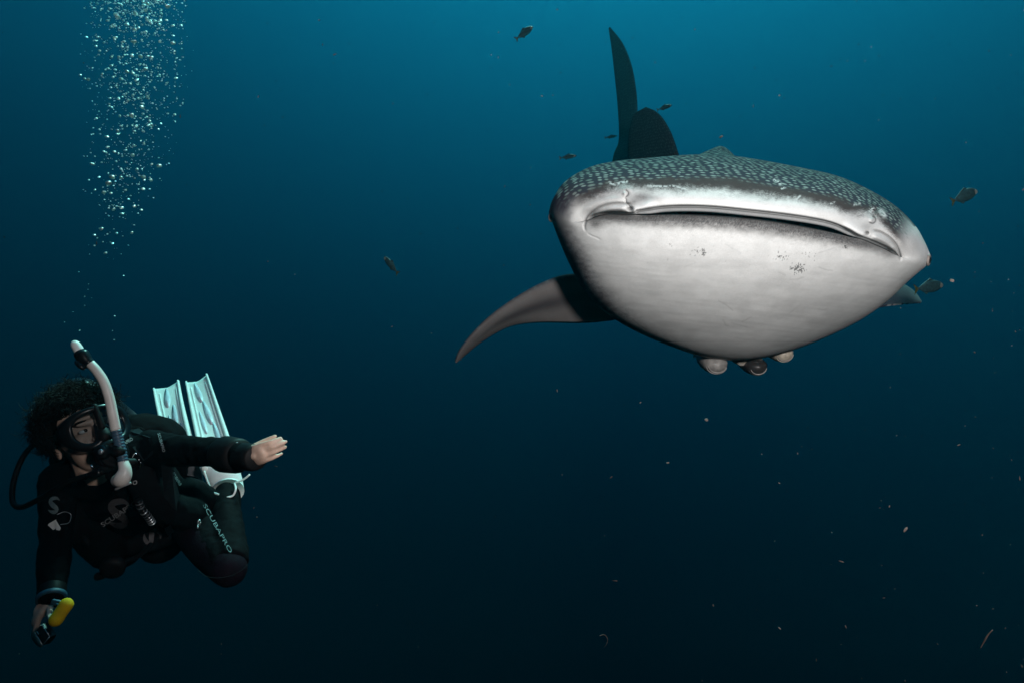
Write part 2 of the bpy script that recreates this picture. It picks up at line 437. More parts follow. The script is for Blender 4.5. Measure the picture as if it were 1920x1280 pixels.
def build_shark_body():
    NU = 520; NL = 520; K = 190
    # outer contour of the head (px, px, distance)
    top = [(1029, 398, 2.68), (1036, 375, 2.68), (1058, 342, 2.69), (1100, 316, 2.74), (1150, 303, 2.80), (1230, 295, 2.84),
           (1300, 290, 2.88), (1360, 291, 2.88), (1420, 299, 2.86), (1500, 314, 2.82), (1570, 330, 2.78), (1630, 356, 2.74),
           (1680, 387, 2.70), (1715, 422, 2.67), (1733, 452, 2.64), (1744, 477, 2.62)]
    bot = [(1744, 477, 2.62), (1741, 494, 2.63), (1722, 511, 2.66), (1698, 532, 2.72), (1662, 566, 2.80), (1610, 602, 2.90),
           (1540, 636, 3.0), (1470, 661, 3.08), (1400, 675, 3.12), (1330, 671, 3.12), (1260, 650, 3.04), (1190, 620, 2.97),
           (1138, 588, 2.90), (1095, 545, 2.83), (1066, 492, 2.77), (1044, 440, 2.71), (1029, 398, 2.68)]
    upper_lip = [(1098, 428), (1103, 413), (1114, 404.5), (1135, 400), (1165, 400), (1188, 401), (1196, 397), (1215, 394), (1245, 389.5),
                 (1290, 388), (1340, 390), (1400, 396), (1460, 402.5), (1520, 411), (1560, 420), (1590, 433), (1606, 442),
                 (1622, 448), (1645, 457), (1668, 468), (1681, 479), (1687, 489)]
    lower_lip = [(1687, 489), (1680, 481), (1666, 471), (1642, 460), (1620, 451), (1600, 446), (1560, 437), (1500, 426), (1440, 416.5),
                 (1380, 410), (1320, 406), (1260, 404), (1210, 404), (1165, 403), (1135, 403), (1114, 408), (1103, 417), (1098, 428)]
    OT = smooth_path(top, NU + 1)[:-1]; OB = smooth_path(bot, NL + 1)[:-1]
    MT = smooth_path(upper_lip, NU + 1)[:-1]; MB_ = smooth_path(lower_lip, NL + 1)[:-1]
    O = np.vstack([OT, OB]); Mo = np.vstack([MT, MB_]); N = NU + NL
    up = np.r_[np.ones(NU), np.zeros(NL)]
    s = np.r_[np.arange(NU) / NU, np.arange(NL) / NL]
    xr = (Mo[:, 0] - 1393) / 295.0
    Ym = 2.24 + 0.26 * np.abs(xr) ** 2.6 + 0.0 * up
    # the upper lip sits a touch ahead of the lower one
    Ym = Ym - 0.012 * up * (1 - np.abs(xr) ** 4)
    phi = np.linspace(0, math.pi / 2, K)
    w = np.sin(phi)[:, None]
    mixf = np.where(up > 0.5, 0.0, 0.26 * sstep(0, 0.2, s) * sstep(0, 0.2, 1 - s))
    yc = (1 - np.cos(phi))[:, None] * (1 - mixf)[None] + (w ** 1.6) * mixf[None]
    U = Mo[None, :, 0] * (1 - w) + O[None, :, 0] * w
    V = Mo[None, :, 1] * (1 - w) + O[None, :, 1] * w
    Y = Ym[None] + (O[None, :, 2] - Ym[None]) * yc
    UPB = np.broadcast_to(up[None] > 0.5, U.shape)
    W = np.broadcast_to(w, U.shape)
    # ---- relief (metres, + = towards the camera)
    rel = np.zeros(U.shape)
    def stroke(pts, sig, depth, ends=(0.0, 0.0)):
        nonlocal rel
        d, f = dist_poly(U, V, pts)
        k = np.ones(U.shape)
        if ends[0]: k = k * sstep(0, ends[0], f)
        if ends[1]: k = k * sstep(0, ends[1], 1 - f)
        g = np.exp(-(d / sig) ** 2) * k
        rel += depth * g
        return g
    # rounded lips
    mid = 1 - np.clip(np.abs((U - 1400) / 300), 0, 1) ** 6
    plen = np.hypot(O[:, 0] - Mo[:, 0], O[:, 1] - Mo[:, 1])[None] * W          # px away from the mouth line
    rel += np.where(UPB, -0.012 - 0.012 * mid, -0.012) * np.exp(-(plen / 3.0) ** 2)
    rel += np.where(UPB, 0.007 * np.exp(-((plen - 16) / 13) ** 2) * mid, 0)
    rel += np.where(UPB, 0, 0.012 * mid * np.exp(-((plen - 12) / 10) ** 2))
    # labial furrows at the corners
    gl1 = stroke([(1186, 383), (1165, 381.5), (1143, 383), (1122, 390), (1106, 402), (1098, 416), (1096, 428), (1101, 438)], 2.3, -0.011, (0.08, 0.16))
    stroke([(1101, 438), (1110, 443), (1120, 447), (1127, 451)], 1.6, -0.0022, (0.1, 0.2))
    stroke([(1180, 392), (1150, 392), (1125, 398), (1110, 409)], 5.5, 0.016, (0.2, 0.2))
    stroke([(1178, 375), (1150, 374), (1120, 381), (1098, 395), (1088, 415)], 6, 0.008, (0.2, 0.3))
    gl2 = stroke([(1634, 432), (1650, 435), (1668, 446), (1680, 460), (1687, 477), (1689, 492)], 2.4, -0.013, (0.1, 0.1))
    stroke([(1632, 443), (1650, 448), (1668, 459), (1679, 474)], 5.5, 0.015, (0.2, 0.2))
    stroke([(1645, 424), (1668, 432), (1688, 450), (1697, 474)], 6, 0.008, (0.2, 0.3))
    # nostrils and nasal flaps
    def blob(u, v, su, sv, d, ang=0.0):
        nonlocal rel
        ca, sa = math.cos(ang), math.sin(ang)
        x = (U - u) * ca + (V - v) * sa; y = -(U - u) * sa + (V - v) * ca
        g = np.exp(-(x / su) ** 2 - (y / sv) ** 2); rel += d * g; return g
    blob(1172, 358, 13, 10, 0.012); n_l1 = blob(1175, 362.5, 6.0, 5.6, -0.012); blob(1171.5, 363.5, 3.6, 3.8, 0.014)
    fl = stroke([(1192, 394), (1203, 391), (1219, 384), (1236, 377)], 7.5, 0.014, (0.0, 0.5))
    hole1 = blob(1181.5, 391.5, 5.0, 4.4, -0.022, 0.5)
    stroke([(1172, 374), (1174, 381), (1178, 386)], 2.0, -0.010)
    blob(1637, 410, 12, 10, 0.010); n_r1 = blob(1638, 412.5, 6.4, 6.0, -0.012); blob(1634.5, 412.5, 3.6, 3.8, 0.014)
    fr_ = stroke([(1617, 440), (1606, 434), (1590, 424), (1575, 417)], 7.5, 0.014, (0.0, 0.5))
    hole2 = blob(1626, 437.5, 3.4, 3.0, -0.024, 0.4)
    stroke([(1643, 392), (1638, 400), (1640, 405)], 3.5, -0.010)
    # full cheeks
    blob(1703, 455, 24, 26, 0.030); blob(1728, 482, 10, 12, 0.012); blob(1070, 402, 20, 24, 0.022)
    # small uneven skin
    rel += 0.002 * (vnoise(U / 60, V / 40, 3) - 0.5) + 0.0008 * (vnoise(U / 9, V / 6, 5) - 0.5)
    rel *= (1 - sstep(0.93, 1.0, W))
    Yd = Y - rel
    # ---- pigment, with some shade painted in
    white = np.array([0.60, 0.595, 0.585]); slate = np.array([0.040, 0.044, 0.056]); grey = np.array([0.058, 0.050, 0.049])
    plum = np.array([0.040, 0.032, 0.045])
    nz = vnoise(U / 7, V / 5, 11); nf = RNG.random(U.shape)
    jag = 0.07 * (vnoise(U / 26, V / 12, 21) - 0.5) + 0.05 * (nz - 0.5) + 0.09 * (nf - 0.5)
    edge_l = 0.15 * np.exp(-((U - 1160) / 60) ** 2) + 0.24 * np.exp(-((U - 1640) / 32) ** 2)
    ww = W + jag
    endf = np.broadcast_to(sstep(0, 0.09, s)[None], U.shape)
    k1 = endf * sstep(0.20 + edge_l, 0.44 + edge_l, ww)                 # white lip -> grey band
    k2 = endf * sstep(0.53 + edge_l * 0.6, 0.62 + edge_l * 0.6, ww)     # grey band -> spotted back
    colU = white * (1 - k1[..., None]) + grey * k1[..., None]
    colU = colU * (1 - k2[..., None]) + slate * k2[..., None]
    # left cheek stays pale to the eye and then turns dark; right cheek is white to the eye
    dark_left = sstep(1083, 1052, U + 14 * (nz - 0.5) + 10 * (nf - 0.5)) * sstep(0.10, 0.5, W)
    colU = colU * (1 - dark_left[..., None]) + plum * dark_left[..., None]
    right_pale = sstep(1676, 1722, U + 0.35 * (V - 430)) 
    pale2 = right_pale * (1 - sstep(0.93, 1.0, W) * (V < 425))
    colU = colU * (1 - pale2[..., None]) + np.array([0.60, 0.59, 0.58]) * pale2[..., None]
    spot = np.where(UPB, sstep(0.50 + edge_l * 0.5, 0.64 + edge_l * 0.5, W + jag * 0.5) * (1 - pale2) * (1 - 0.85 * dark_left * (V > 375)), 0)
    # lower face
    rim = np.clip(1.2 * np.exp(-(plen / (21 + 5 * (nz - 0.5) + 3 * (nf - 0.5))) ** 2.6), 0, 1) * (0.55 + 0.45 * sstep(1690, 1600, U)) 
    rim = np.clip(rim * (0.94 + 0.22 * (nf - 0.5)), 0, 1) * sstep(1694, 1670, U)
    colL = white * (1 - 0.97 * rim[..., None]) + np.array([0.050, 0.047, 0.047]) * 0.97 * rim[..., None]
    dpx = np.hypot(O[:, 0] - Mo[:, 0], O[:, 1] - Mo[:, 1])[None] * (1 - W)      # px from the outer contour
    sl = np.broadcast_to(s[None], U.shape)
    d0 = np.interp(sl, [0, 0.55, 0.63, 0.70, 0.78, 0.86, 0.93, 1.0], [-45, -45, -20, -2, 12, 19, 14, 6])
    d0 = d0 + 0.0
    fl_dark = sstep(d0 + 40, d0 - 12, dpx + 8 * (nz - 0.5) + 9 * (nf - 0.5)) * (1 - UPB)  # dark flank skin; its wide soft blend also paints in the light falloff
    flank = np.array([0.034, 0.050, 0.066])
    fade = sstep(d0 + 6, d0 - 14, dpx)[..., None]
    colF = plum * (1 - fade) + flank * fade
    colL = colL * (1 - fl_dark[..., None]) + colF * fl_dark[..., None]
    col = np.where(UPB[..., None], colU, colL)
    # scuffs and pores on the throat
    for (cu, cv, ru, rv, dens) in ((1316, 472, 16, 11, 0.30), (1319, 477, 6, 5, 0.5), (1495, 503, 15, 11, 0.62), (1467, 482, 17, 9, 0.45),
                                   (1510, 478, 22, 9, 0.2), (1530, 486, 6, 14, 0.2), (1585, 463, 5, 4, 0.6), (1257, 459, 4, 3, 0.4)):
        g = np.exp(-((U - cu) / ru) ** 2 - ((V - cv) / rv) ** 2)
        mk = (vnoise(U / 1.9 + cu, V / 1.7, 31) * 0.8 + 0.2 * nf < dens * g + 0.05 * g)
        col = np.where(mk[..., None], col * 0.28, col)
    pores = (vnoise(U / 2.2, V / 2.2, 77) > 0.975) & (np.abs(W - 0.2) < 0.25)
    col = np.where(pores[..., None], col * 0.72, col)
    # faint stretch streaks, blotches and scratches on the throat
    lowf = np.where(UPB, 0.0, sstep(0.25, 0.7, W))
    col = col * (1 - 0.065 * lowf * sstep(0.45, 0.75, vnoise((U + 0.4 * V) / 75, (V - 0.12 * U) / 4.5, 51)))[..., None]
    col = col * (1 - np.where(UPB, 0.0, 0.09) * sstep(0.5, 0.85, vnoise(U / 34, V / 19, 52)))[..., None]
    srg = np.random.default_rng(5)
    for _ in range(16):
        x0, y0 = srg.uniform(1180, 1620), srg.uniform(450, 610); an = srg.normal(0.15, 0.5); ln_ = srg.uniform(10, 34)
        pts = [(x0, y0), (x0 + ln_ * 0.5 * math.cos(an), y0 + ln_ * 0.5 * math.sin(an) + srg.normal(0, 1.5)), (x0 + ln_ * math.cos(an), y0 + ln_ * math.sin(an))]
        dd_, _f = dist_poly(U, V, pts, 8)
        col = col * (1 - srg.uniform(0.08, 0.24) * np.exp(-(dd_ / 1.1) ** 2))[..., None]
    # scars along the grey band
    for pts, sg, val in (([(1143, 343), (1153, 346), (1163, 343), (1175, 341)], 2.2, 0.55), ([(1215, 349), (1250, 350), (1262, 349), (1286, 355)], 1.6, 0.5),
                         ([(1452, 338), (1459, 340), (1463, 346)], 2.4, 0.5), ([(1464, 355), (1472, 352)], 1.5, 0.5), ([(1493, 374), (1500, 368)], 1.6, 0.5),
                         ([(1555, 383), (1565, 380)], 1.6, 0.45), ([(1600, 385), (1612, 382)], 1.8, 0.45), ([(1633, 397), (1636, 392)], 4, 0.6), ([(1652, 397), (1658, 404)], 5, 0.6)):
        d, _ = dist_poly(U, V, pts, 20)
        g = np.exp(-(d / sg) ** 2) * (vnoise(U / 2.2, V / 2.2, 91) > 0.35)
        col = col * (1 - g[..., None]) + np.array([val] * 3) * g[..., None]
    # greyer skin on the folds; shade painted above the nasal flap and in the corner pocket
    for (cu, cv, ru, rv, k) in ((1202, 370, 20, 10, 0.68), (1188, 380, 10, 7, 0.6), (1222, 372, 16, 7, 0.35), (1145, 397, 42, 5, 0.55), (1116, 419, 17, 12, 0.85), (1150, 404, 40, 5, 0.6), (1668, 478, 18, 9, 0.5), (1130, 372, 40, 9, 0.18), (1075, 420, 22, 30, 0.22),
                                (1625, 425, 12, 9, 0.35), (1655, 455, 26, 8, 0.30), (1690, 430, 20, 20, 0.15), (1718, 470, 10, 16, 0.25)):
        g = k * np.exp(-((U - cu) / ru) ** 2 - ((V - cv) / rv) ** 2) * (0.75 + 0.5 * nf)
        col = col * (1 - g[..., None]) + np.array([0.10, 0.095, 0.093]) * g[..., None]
    # shade painted dark into the nostril slits and corner furrows, bare white flaps
    for g, k in ((fl, 0.9), (fr_, 0.9)):
        col = col * (1 - k * g[..., None]) + np.array([0.80, 0.79, 0.78]) * k * g[..., None]
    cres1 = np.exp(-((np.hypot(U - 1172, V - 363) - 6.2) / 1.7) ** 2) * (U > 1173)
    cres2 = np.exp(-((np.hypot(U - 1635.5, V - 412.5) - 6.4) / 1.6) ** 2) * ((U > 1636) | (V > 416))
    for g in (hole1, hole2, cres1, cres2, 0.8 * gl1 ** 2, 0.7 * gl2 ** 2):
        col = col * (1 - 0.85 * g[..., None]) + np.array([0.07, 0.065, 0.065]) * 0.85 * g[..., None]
    # ---- front points in space
    pos = np.stack([(U - 960) / F * Yd, Yd, (640 - V) / F * Yd], -1)
    # ease the crease where the upper and lower skins meet beyond the mouth corners
    cidx = np.arange(N)
    for c0 in (0, NU):
        dc = np.minimum(np.abs(cidx - c0), N - np.abs(cidx - c0))
        wt = (np.exp(-(dc / 20.0) ** 2)[None] * sstep(0.06, 0.35, W) * (1 - sstep(0.97, 1.0, W)))[..., None]
        ker = np.exp(-(np.arange(-24, 25) / 11.0) ** 2); ker /= ker.sum()
        bl = sum(k_ * np.roll(pos, sh, axis=1) for k_, sh in zip(ker, range(-24, 25)))
        bc_ = sum(k_ * np.roll(col, sh, axis=1) for k_, sh in zip(ker, range(-24, 25)))
        pos = pos * (1 - wt) + bl * wt; col = col * (1 - wt) + bc_ * wt
    # ---- mouth lining: pale inner band under the upper lip, then dark
    inner = []; icol = []
    mo3 = pos[0]
    gap = np.clip(1 - ((U[0] - 1400) / 190) ** 4, 0, 1)
    lo_v = np.interp(U[0], MB_[::-1, 0], MB_[::-1, 1]); gapw = np.clip(lo_v - V[0], 0, 30)
    for dy, dv_up, dv_lo, c_up, c_lo in ((0.006, 1.0, 0.3, 0.30, 0.07), (0.012, 3.0, 0.9, 0.55, 0.06), (0.020, 6.0, 1.5, 0.60, 0.05), (0.026, 8.0, 2.0, 0.40, 0.05), (0.034, 9.5, 2.5, 0.12, 0.04), (0.14, 8.0, 1.0, 0.05, 0.04), (0.30, 3.0, -2.0, 0.03, 0.03)):
        vv = V[0] + np.where(up > 0.5, np.minimum(dv_up, 0.75 * gapw), -dv_lo * gap)
        yy = Yd[0] + dy
        inner.append(np.stack([(U[0] - 960) / F * yy, yy, (640 - vv) / F * yy], -1))
        cc = np.where(up > 0.5, c_up, c_lo)
        icol.append(np.stack([cc, cc, cc], -1))
    # ---- trunk behind the head
    ang = np.where(up > 0.5, math.pi * (1 - s), -math.pi * s)
    ca, sa = np.cos(ang), np.sin(ang)
    keys = [  # X, Y, Z, half width, half height, ridge
        (0.99, 3.35, 0.45, 0.56, 0.43, 0.06), (1.14, 3.75, 0.55, 0.50, 0.41, 0.105), (1.15, 4.2, 0.66, 0.44, 0.36, 0.05), (1.08, 4.8, 0.84, 0.34, 0.35, 0.03),
        (0.97, 5.3, 1.02, 0.26, 0.29, 0.02), (0.90, 5.8, 1.20, 0.18, 0.20, 0.01), (0.93, 6.25, 1.38, 0.12, 0.13, 0.0), (1.02, 6.65, 1.55, 0.06, 0.09, 0.0),
        (1.06, 6.85, 1.64, 0.02, 0.05, 0.0)]
    kk = smooth_path(keys, 60)
    trunk = []
    for (X, Yk, Z, a, b, rg) in kk:
        rr = rg * np.exp(-((ang - math.pi / 2) / 0.19) ** 2)
        trunk.append(np.stack([X + a * ca, np.full(N, Yk), Z + b * sa + rr], -1))
    P0 = pos[-1]; P3 = trunk[0]
    P1 = P0 * (1 + 0.10 / P0[:, 1:2]); P2 = P3 - (trunk[4] - P3) * 0.9
    brid = []
    for t in np.linspace(0, 1, 22)[1:-1]:
        brid.append((1-t)**3*P0 + 3*(1-t)**2*t*P1 + 3*(1-t)*t*t*P2 + t**3*P3)
    rows = inner[::-1] + list(pos) + brid + trunk
    ni = len(inner)
    back_n = len(brid) + len(trunk)
    belly = sstep(-0.15, -0.75, sa)[:, None]
    bcol = slate * (1 - belly) + np.array([0.55, 0.55, 0.54]) * belly
    leftflank = (s > 0.55) & (up < 0.5)
    cols = icol[::-1] + list(col)
    last = col[-1]
    for i in range(back_n):
        f = min(1.0, i / 14.0)
        cols.append(last * (1 - f) + bcol * f)
    bspot = sstep(-0.25, 0.15, sa)
    spots = [np.zeros(N)] * ni + list(spot)
    for i in range(back_n):
        f = min(1.0, i / 10.0); spots.append(spot[-1] * (1 - f) + bspot * f)
    A = np.array(rows); nr = A.shape[0]
    pos0 = np.stack([(U - 960) / F * Y, Y, (640 - V) / F * Y], -1)
    A0 = A.copy(); A0[ni:ni + K] = pos0
    seg = np.linalg.norm(np.diff(A0, axis=0), axis=2)
    run = np.vstack([np.zeros((1, N)), np.cumsum(seg, axis=0)])
    run -= run[ni:ni+1]
    # even the run over neighbouring columns
    half = np.interp(s, [0, 1], [0, 1])
    uvx = A0[:, :, 0] * 1.0
    uvy = run
    verts = A.reshape(-1, 3)
    ii, jj = np.meshgrid(np.arange(nr - 1), np.arange(N), indexing='ij')
    j2 = (jj + 1) % N
    quads = np.stack([ii*N + jj, ii*N + j2, (ii+1)*N + j2, (ii+1)*N + jj], -1).reshape(-1, 4)
    me = bpy.data.meshes.new('body')
    caps = [tuple((nr-1)*N + k for k in range(N)), tuple(range(N - 1, -1, -1))]
    me.from_pydata(verts.tolist(), [], quads.tolist() + caps)
    me.update()
    ca_ = me.attributes.new('pigment', 'FLOAT_COLOR', 'POINT')
    cc = np.concatenate([np.array(cols).reshape(-1, 3), np.ones((nr*N, 1))], 1).astype(np.float32)
    ca_.data.foreach_set('color', np.clip(cc, 0, 1).ravel())
    sp_ = me.attributes.new('spot_mask', 'FLOAT', 'POINT'); sp_.data.foreach_set('value', np.array(spots).astype(np.float32).ravel())
    uv_ = me.attributes.new('skin_uv', 'FLOAT_VECTOR', 'POINT')
    uv_.data.foreach_set('vector', np.stack([uvx, uvy, np.zeros_like(uvx)], -1).astype(np.float32).ravel())
    o = link('body', me, M['shark'], shark)
    bm = bmesh.new(); bm.from_mesh(me); bmesh.ops.recalc_face_normals(bm, faces=bm.faces); bm.to_mesh(me); bm.free()
    return o
shark_body = build_shark_body()

def fin_mesh(name, lead, trail, thick, col_a, col_b, spot_a=0.0, spot_b=0.0, n=40, m=18, lead_dark=0.0, col_fn=None):
    """lead/trail: polylines root->tip (3D). Two skins; side a faces -Y."""
    L = smooth_path(lead, n); T = smooth_path(trail, n)
    V = []; colr = []; spt = []; uv = []
    for side in (0, 1):
        for i in range(n):
            c = T[i] - L[i]
            ax = (L[min(i+1, n-1)] - L[max(i-1, 0)])
            nn = np.cross(c, ax); nn /= np.linalg.norm(nn) + 1e-9
            if nn[1] > 0: nn = -nn
            if side: nn = -nn
            for j in range(m):
                q = j / (m - 1)
                th = thick * (1 - 0.75 * i / n) * (2.6 * math.sqrt(q) * (1 - q) + 0.02) * (1.0 if 0 < j < m - 1 else 0.0)
                V.append(L[i] + c * q + nn * th)
                base = np.array(col_b if side else col_a)
                if col_fn and not side: base = col_fn(i / (n - 1), q)
                colr.append(base); spt.append(spot_b if side else spot_a); uv.append((np.linalg.norm(L[i] - L[0]), q * np.linalg.norm(c) * 1.5, 0))
    Fc = []
    for side in (0, 1):
        o = side * n * m
        for i in range(n - 1):
            for j in range(m - 1):
                f = (o + i*m + j, o + (i+1)*m + j, o + (i+1)*m + j + 1, o + i*m + j + 1)
                Fc.append(f if side else f[::-1])
    me = bpy.data.meshes.new(name)
    me.from_pydata([tuple(v) for v in V], [], Fc)
    a = me.attributes.new('pigment', 'FLOAT_COLOR', 'POINT')
    a.data.foreach_set('color', np.concatenate([np.array(colr), np.ones((len(V), 1))], 1).astype(np.float32).ravel())
    b = me.attributes.new('spot_mask', 'FLOAT', 'POINT'); b.data.foreach_set('value', np.array(spt, np.float32))
    c = me.attributes.new('skin_uv', 'FLOAT_VECTOR', 'POINT'); c.data.foreach_set('vector', np.array(uv, np.float32).ravel())
    bm = bmesh.new(); bm.from_mesh(me)
    bmesh.ops.remove_doubles(bm, verts=bm.verts, dist=0.0004)
    bmesh.ops.recalc_face_normals(bm, faces=bm.faces); bm.to_mesh(me); bm.free()
    return link(name, me, M['shark'], shark)

slate = (0.030, 0.036, 0.046)
def under(t, q):
    pale = np.array([0.115, 0.105, 0.102]); dk = np.array([0.040, 0.036, 0.038])
    k = math.exp(-((q - 0.42) / 0.17) ** 2) * (0.25 + 0.75 * math.sin(math.pi * min(1, t * 1.1)))
    k = max(k, math.exp(-(q / 0.05) ** 2))
    k = max(k, min(1, max(0, (t - 0.55) / 0.5)) * 0.6)
    return pale * (1 - k) + dk * k
fin_mesh('pectoral_fin', P((1150, 512, 3.10), (1068, 514, 3.08), (1030, 524, 3.07), (985, 546, 3.06), (930, 583, 3.06), (888, 622, 3.08), (862, 655, 3.12), (853, 677, 3.16)),
         P((1190, 592, 3.30), (1140, 602, 3.28), (1085, 606, 3.26), (1010, 605, 3.22), (955, 613, 3.20), (905, 640, 3.18), (876, 663, 3.18), (857, 679, 3.17)),
         0.030, slate, slate, 0.0, 0.25, col_fn=under)
fin_mesh('pectoral_fin', P((1590, 520, 3.5), (1660, 524, 3.72), (1690, 531, 3.82), (1708, 541, 3.86), (1720, 553, 3.82), (1728, 566, 3.70)),
         P((1560, 612, 3.05), (1610, 590, 3.10), (1650, 577, 3.20), (1685, 572, 3.36), (1708, 570, 3.52), (1726, 568.5, 3.66)),
         0.018, (0.10, 0.13, 0.13), (0.4, 0.38, 0.36), 0.06, 0.0,
         col_fn=lambda t, q: np.array([0.075, 0.095, 0.095]) * max(0, 1 - 1.35 * q + 0.5 * (t - 0.5)) + np.array([0.035, 0.028, 0.038]))
fin_mesh('dorsal_fin', P((1279, 335, 4.55), (1275, 300, 4.55), (1269, 278, 4.58), (1258, 248, 4.64), (1243, 222, 4.72), (1228, 208, 4.80), (1214, 203, 4.90)),
         P((1170, 335, 5.16), (1177, 300, 5.12), (1177, 282, 5.10), (1178, 255, 5.07), (1184, 227, 5.03), (1192, 212, 4.98), (1206, 204, 4.92)),
         0.028, (0.012, 0.014, 0.018), (0.012, 0.014, 0.018), 0.12, 0.12)
def tail_lobes():
    fin_mesh('caudal_fin', P((1176, 345, 6.72), (1190, 290, 6.70), (1195, 230, 6.72), (1194, 180, 6.76), (1185, 125, 6.82), (1168, 82, 6.90), (1144, 51, 6.98)),
             P((1140, 345, 6.95), (1150, 292, 6.98), (1160, 262, 7.02), (1158, 200, 7.06), (1151, 130, 7.08), (1146, 88, 7.06), (1141, 54, 7.00)),
             0.022, (0.018, 0.026, 0.030), (0.018, 0.026, 0.030), 0.10, 0.10)
    fin_mesh('caudal_fin', P((1176, 340, 6.72), (1190, 370, 6.74), (1192, 410, 6.80), (1182, 450, 6.88), (1168, 475, 6.96)),
             P((1140, 340, 6.95), (1150, 375, 7.0), (1156, 415, 7.02), (1160, 448, 7.02), (1165, 474, 6.98)),
             0.022, (0.018, 0.026, 0.030), (0.018, 0.026, 0.030), 0.10, 0.10)
tail_lobes()

def shark_eye(u, v, Y, r, nrm):
    c = at(u, v, Y); nrm = Vector(nrm).normalized()
    a = nrm.orthogonal().normalized(); b = nrm.cross(a)
    e = mesh_obj('eye', *ellipsoid(c, a * r, b * r, nrm * r * 0.8), M['eye'], shark)
    th = np.linspace(0, 2 * math.pi, 33)
    ring = [c + nrm * r * 0.25 + (a * math.cos(t) + b * math.sin(t)) * r * 1.12 for t in th]
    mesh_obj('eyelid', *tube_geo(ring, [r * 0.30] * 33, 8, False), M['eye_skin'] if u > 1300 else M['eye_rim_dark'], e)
    return e
shark_eye(1739, 488, 2.605, 0.016, (0.75, -0.6, -0.12))
shark_eye(1037, 407, 2.665, 0.016, (-0.8, -0.55, 0.0))

# ================================================================== REMORAS under the throat
def remora(u, v, Y, wpx, label, m_body, roll=0.0):
    """sucker fish seen from the front, its flat head disc pressed to the shark"""
    r = wpx / 2 / F * Y
    c = at(u, v, Y)
    t = thing('remora', c, label, 'remora', 'remoras clinging under the shark')
    prof = [(0.0, 0.12), (0.02, 0.45), (0.06, 0.74), (0.13, 0.93), (0.24, 1.0), (0.4, 1.0), (0.55, 0.85), (0.75, 0.55), (0.92, 0.26), (1.0, 0.10)]
    Ln = r * 7.0
    q = smooth_path([(x, y) for x, y in prof], 34)
    V = []; Fc = []; seg = 24
    up_dir = np.array((math.sin(roll), -0.16, math.cos(roll))); up_dir /= np.linalg.norm(up_dir)
    fw = np.array((0.03, 1.0, 0.02)); fw -= up_dir * (fw @ up_dir); fw /= np.linalg.norm(fw)
    side = np.cross(fw, up_dir)
    for x, y in q:
        o = np.array(c) + fw * (x * Ln - 0.1 * Ln)
        for k in range(seg):
            a = 2 * math.pi * k / seg
            zz = math.sin(a) * (0.95 if math.sin(a) < 0 else 0.6)
            V.append(o + side * math.cos(a) * r * y + up_dir * zz * r * y)
    for i in range(len(q) - 1):
        for k in range(seg):
            k2 = (k+1) % seg; Fc.append((i*seg+k, (i+1)*seg+k, (i+1)*seg+k2, i*seg+k2))
    Fc.append(tuple(range(seg))); Fc.append(tuple((len(q)-1)*seg + k for k in range(seg - 1, -1, -1)))
    mesh_obj('body', V, Fc, m_body, t)
    o = np.array(c) + fw * (-0.088 * Ln) - up_dir * r * 0.46
    o = np.array(c) + fw * (-0.085 * Ln)
    lip = [o + side * math.cos(a) * r * 0.72 + fw * (0.22 * r) - up_dir * (math.sin(a) * r * 0.66) for a in np.linspace(0.25, math.pi - 0.25, 18)]
    mesh_obj('jaw', *tube_geo(lip, np.r_[np.linspace(.03, .06, 9), np.linspace(.06, .03, 9)] * r, 8), M['remora'], t)
    lip2 = [p + fw * 0.20 * r - up_dir * 0.12 * r + (p - o) @ side * side * 0.12 for p in lip]
    mesh_obj('chin_fold', *tube_geo(lip2, np.r_[np.linspace(.02, .045, 9), np.linspace(.045, .02, 9)] * r, 8), m_body, t)
    d = np.array(c) + up_dir * r * 0.44 + fw * r * 0.9
    disc = mesh_obj('sucker_disc', *ellipsoid(d, side * r * 0.72, fw * r * 1.25, up_dir * r * 0.16), m_body, t)
    for k in range(7):
        oo = d + fw * r * (-0.8 + 0.27 * k) + up_dir * r * 0.13
        mesh_obj('ridge', *box_geo(oo, side * r * 0.5, fw * r * 0.03, up_dir * r * 0.05), M['remora_tan'], disc)
    for sg in (-1, 1):
        p0 = np.array(c) + side * sg * r * 0.93 + fw * r * 1.6
        tipp = p0 + side * sg * r * 0.10 + fw * r * 1.7 - up_dir * r * 0.05
        fv = [p0, p0 + fw * r * 0.9, tipp, p0 + up_dir * 0.006, p0 + fw * r * 0.9 + up_dir * 0.006, tipp + up_dir * 0.003]
        mesh_obj('pectoral_fin', fv, [(0, 2, 1), (3, 4, 5), (0, 1, 4, 3), (1, 2, 5, 4), (2, 0, 3, 5)], m_body, t, smooth=False)
        ev = np.array(c) + side * sg * r * 0.78 + fw * r * 0.10 - up_dir * r * 0.12
        mesh_obj('eye', *ellipsoid(ev, side * r * 0.1, fw * r * 0.1, up_dir * r * 0.1, 10, 8), M['eye'], t)
    e = np.array(c) + fw * 0.9 * Ln
    tv = [e, e + fw * r * 1.5 + up_dir * r * 1.0, e + fw * r * 1.1, e + fw * r * 1.5 - up_dir * r * 1.0]
    tv2 = [p + side * 0.006 for p in tv]
    mesh_obj('tail_fin', tv + tv2, [(0, 1, 2), (0, 2, 3), (4, 6, 5), (4, 7, 6), (0, 4, 5, 1), (1, 5, 6, 2), (2, 6, 7, 3), (3, 7, 4, 0)], m_body, t, smooth=False)
    return t
remora(1343, 681, 3.08, 48, 'plump grey remora hanging under the shark throat, palest of the sucker fish', M['remora'], 0.03)
remora(1420, 686, 3.12, 42, 'near black remora clinging between the two grey ones under the shark throat', M['remora_dark'], -0.1)
remora(1470, 662, 3.10, 40, 'small tan grey remora half hidden where throat curves up toward the spotted pectoral fin', M['remora_tan'], -0.2)
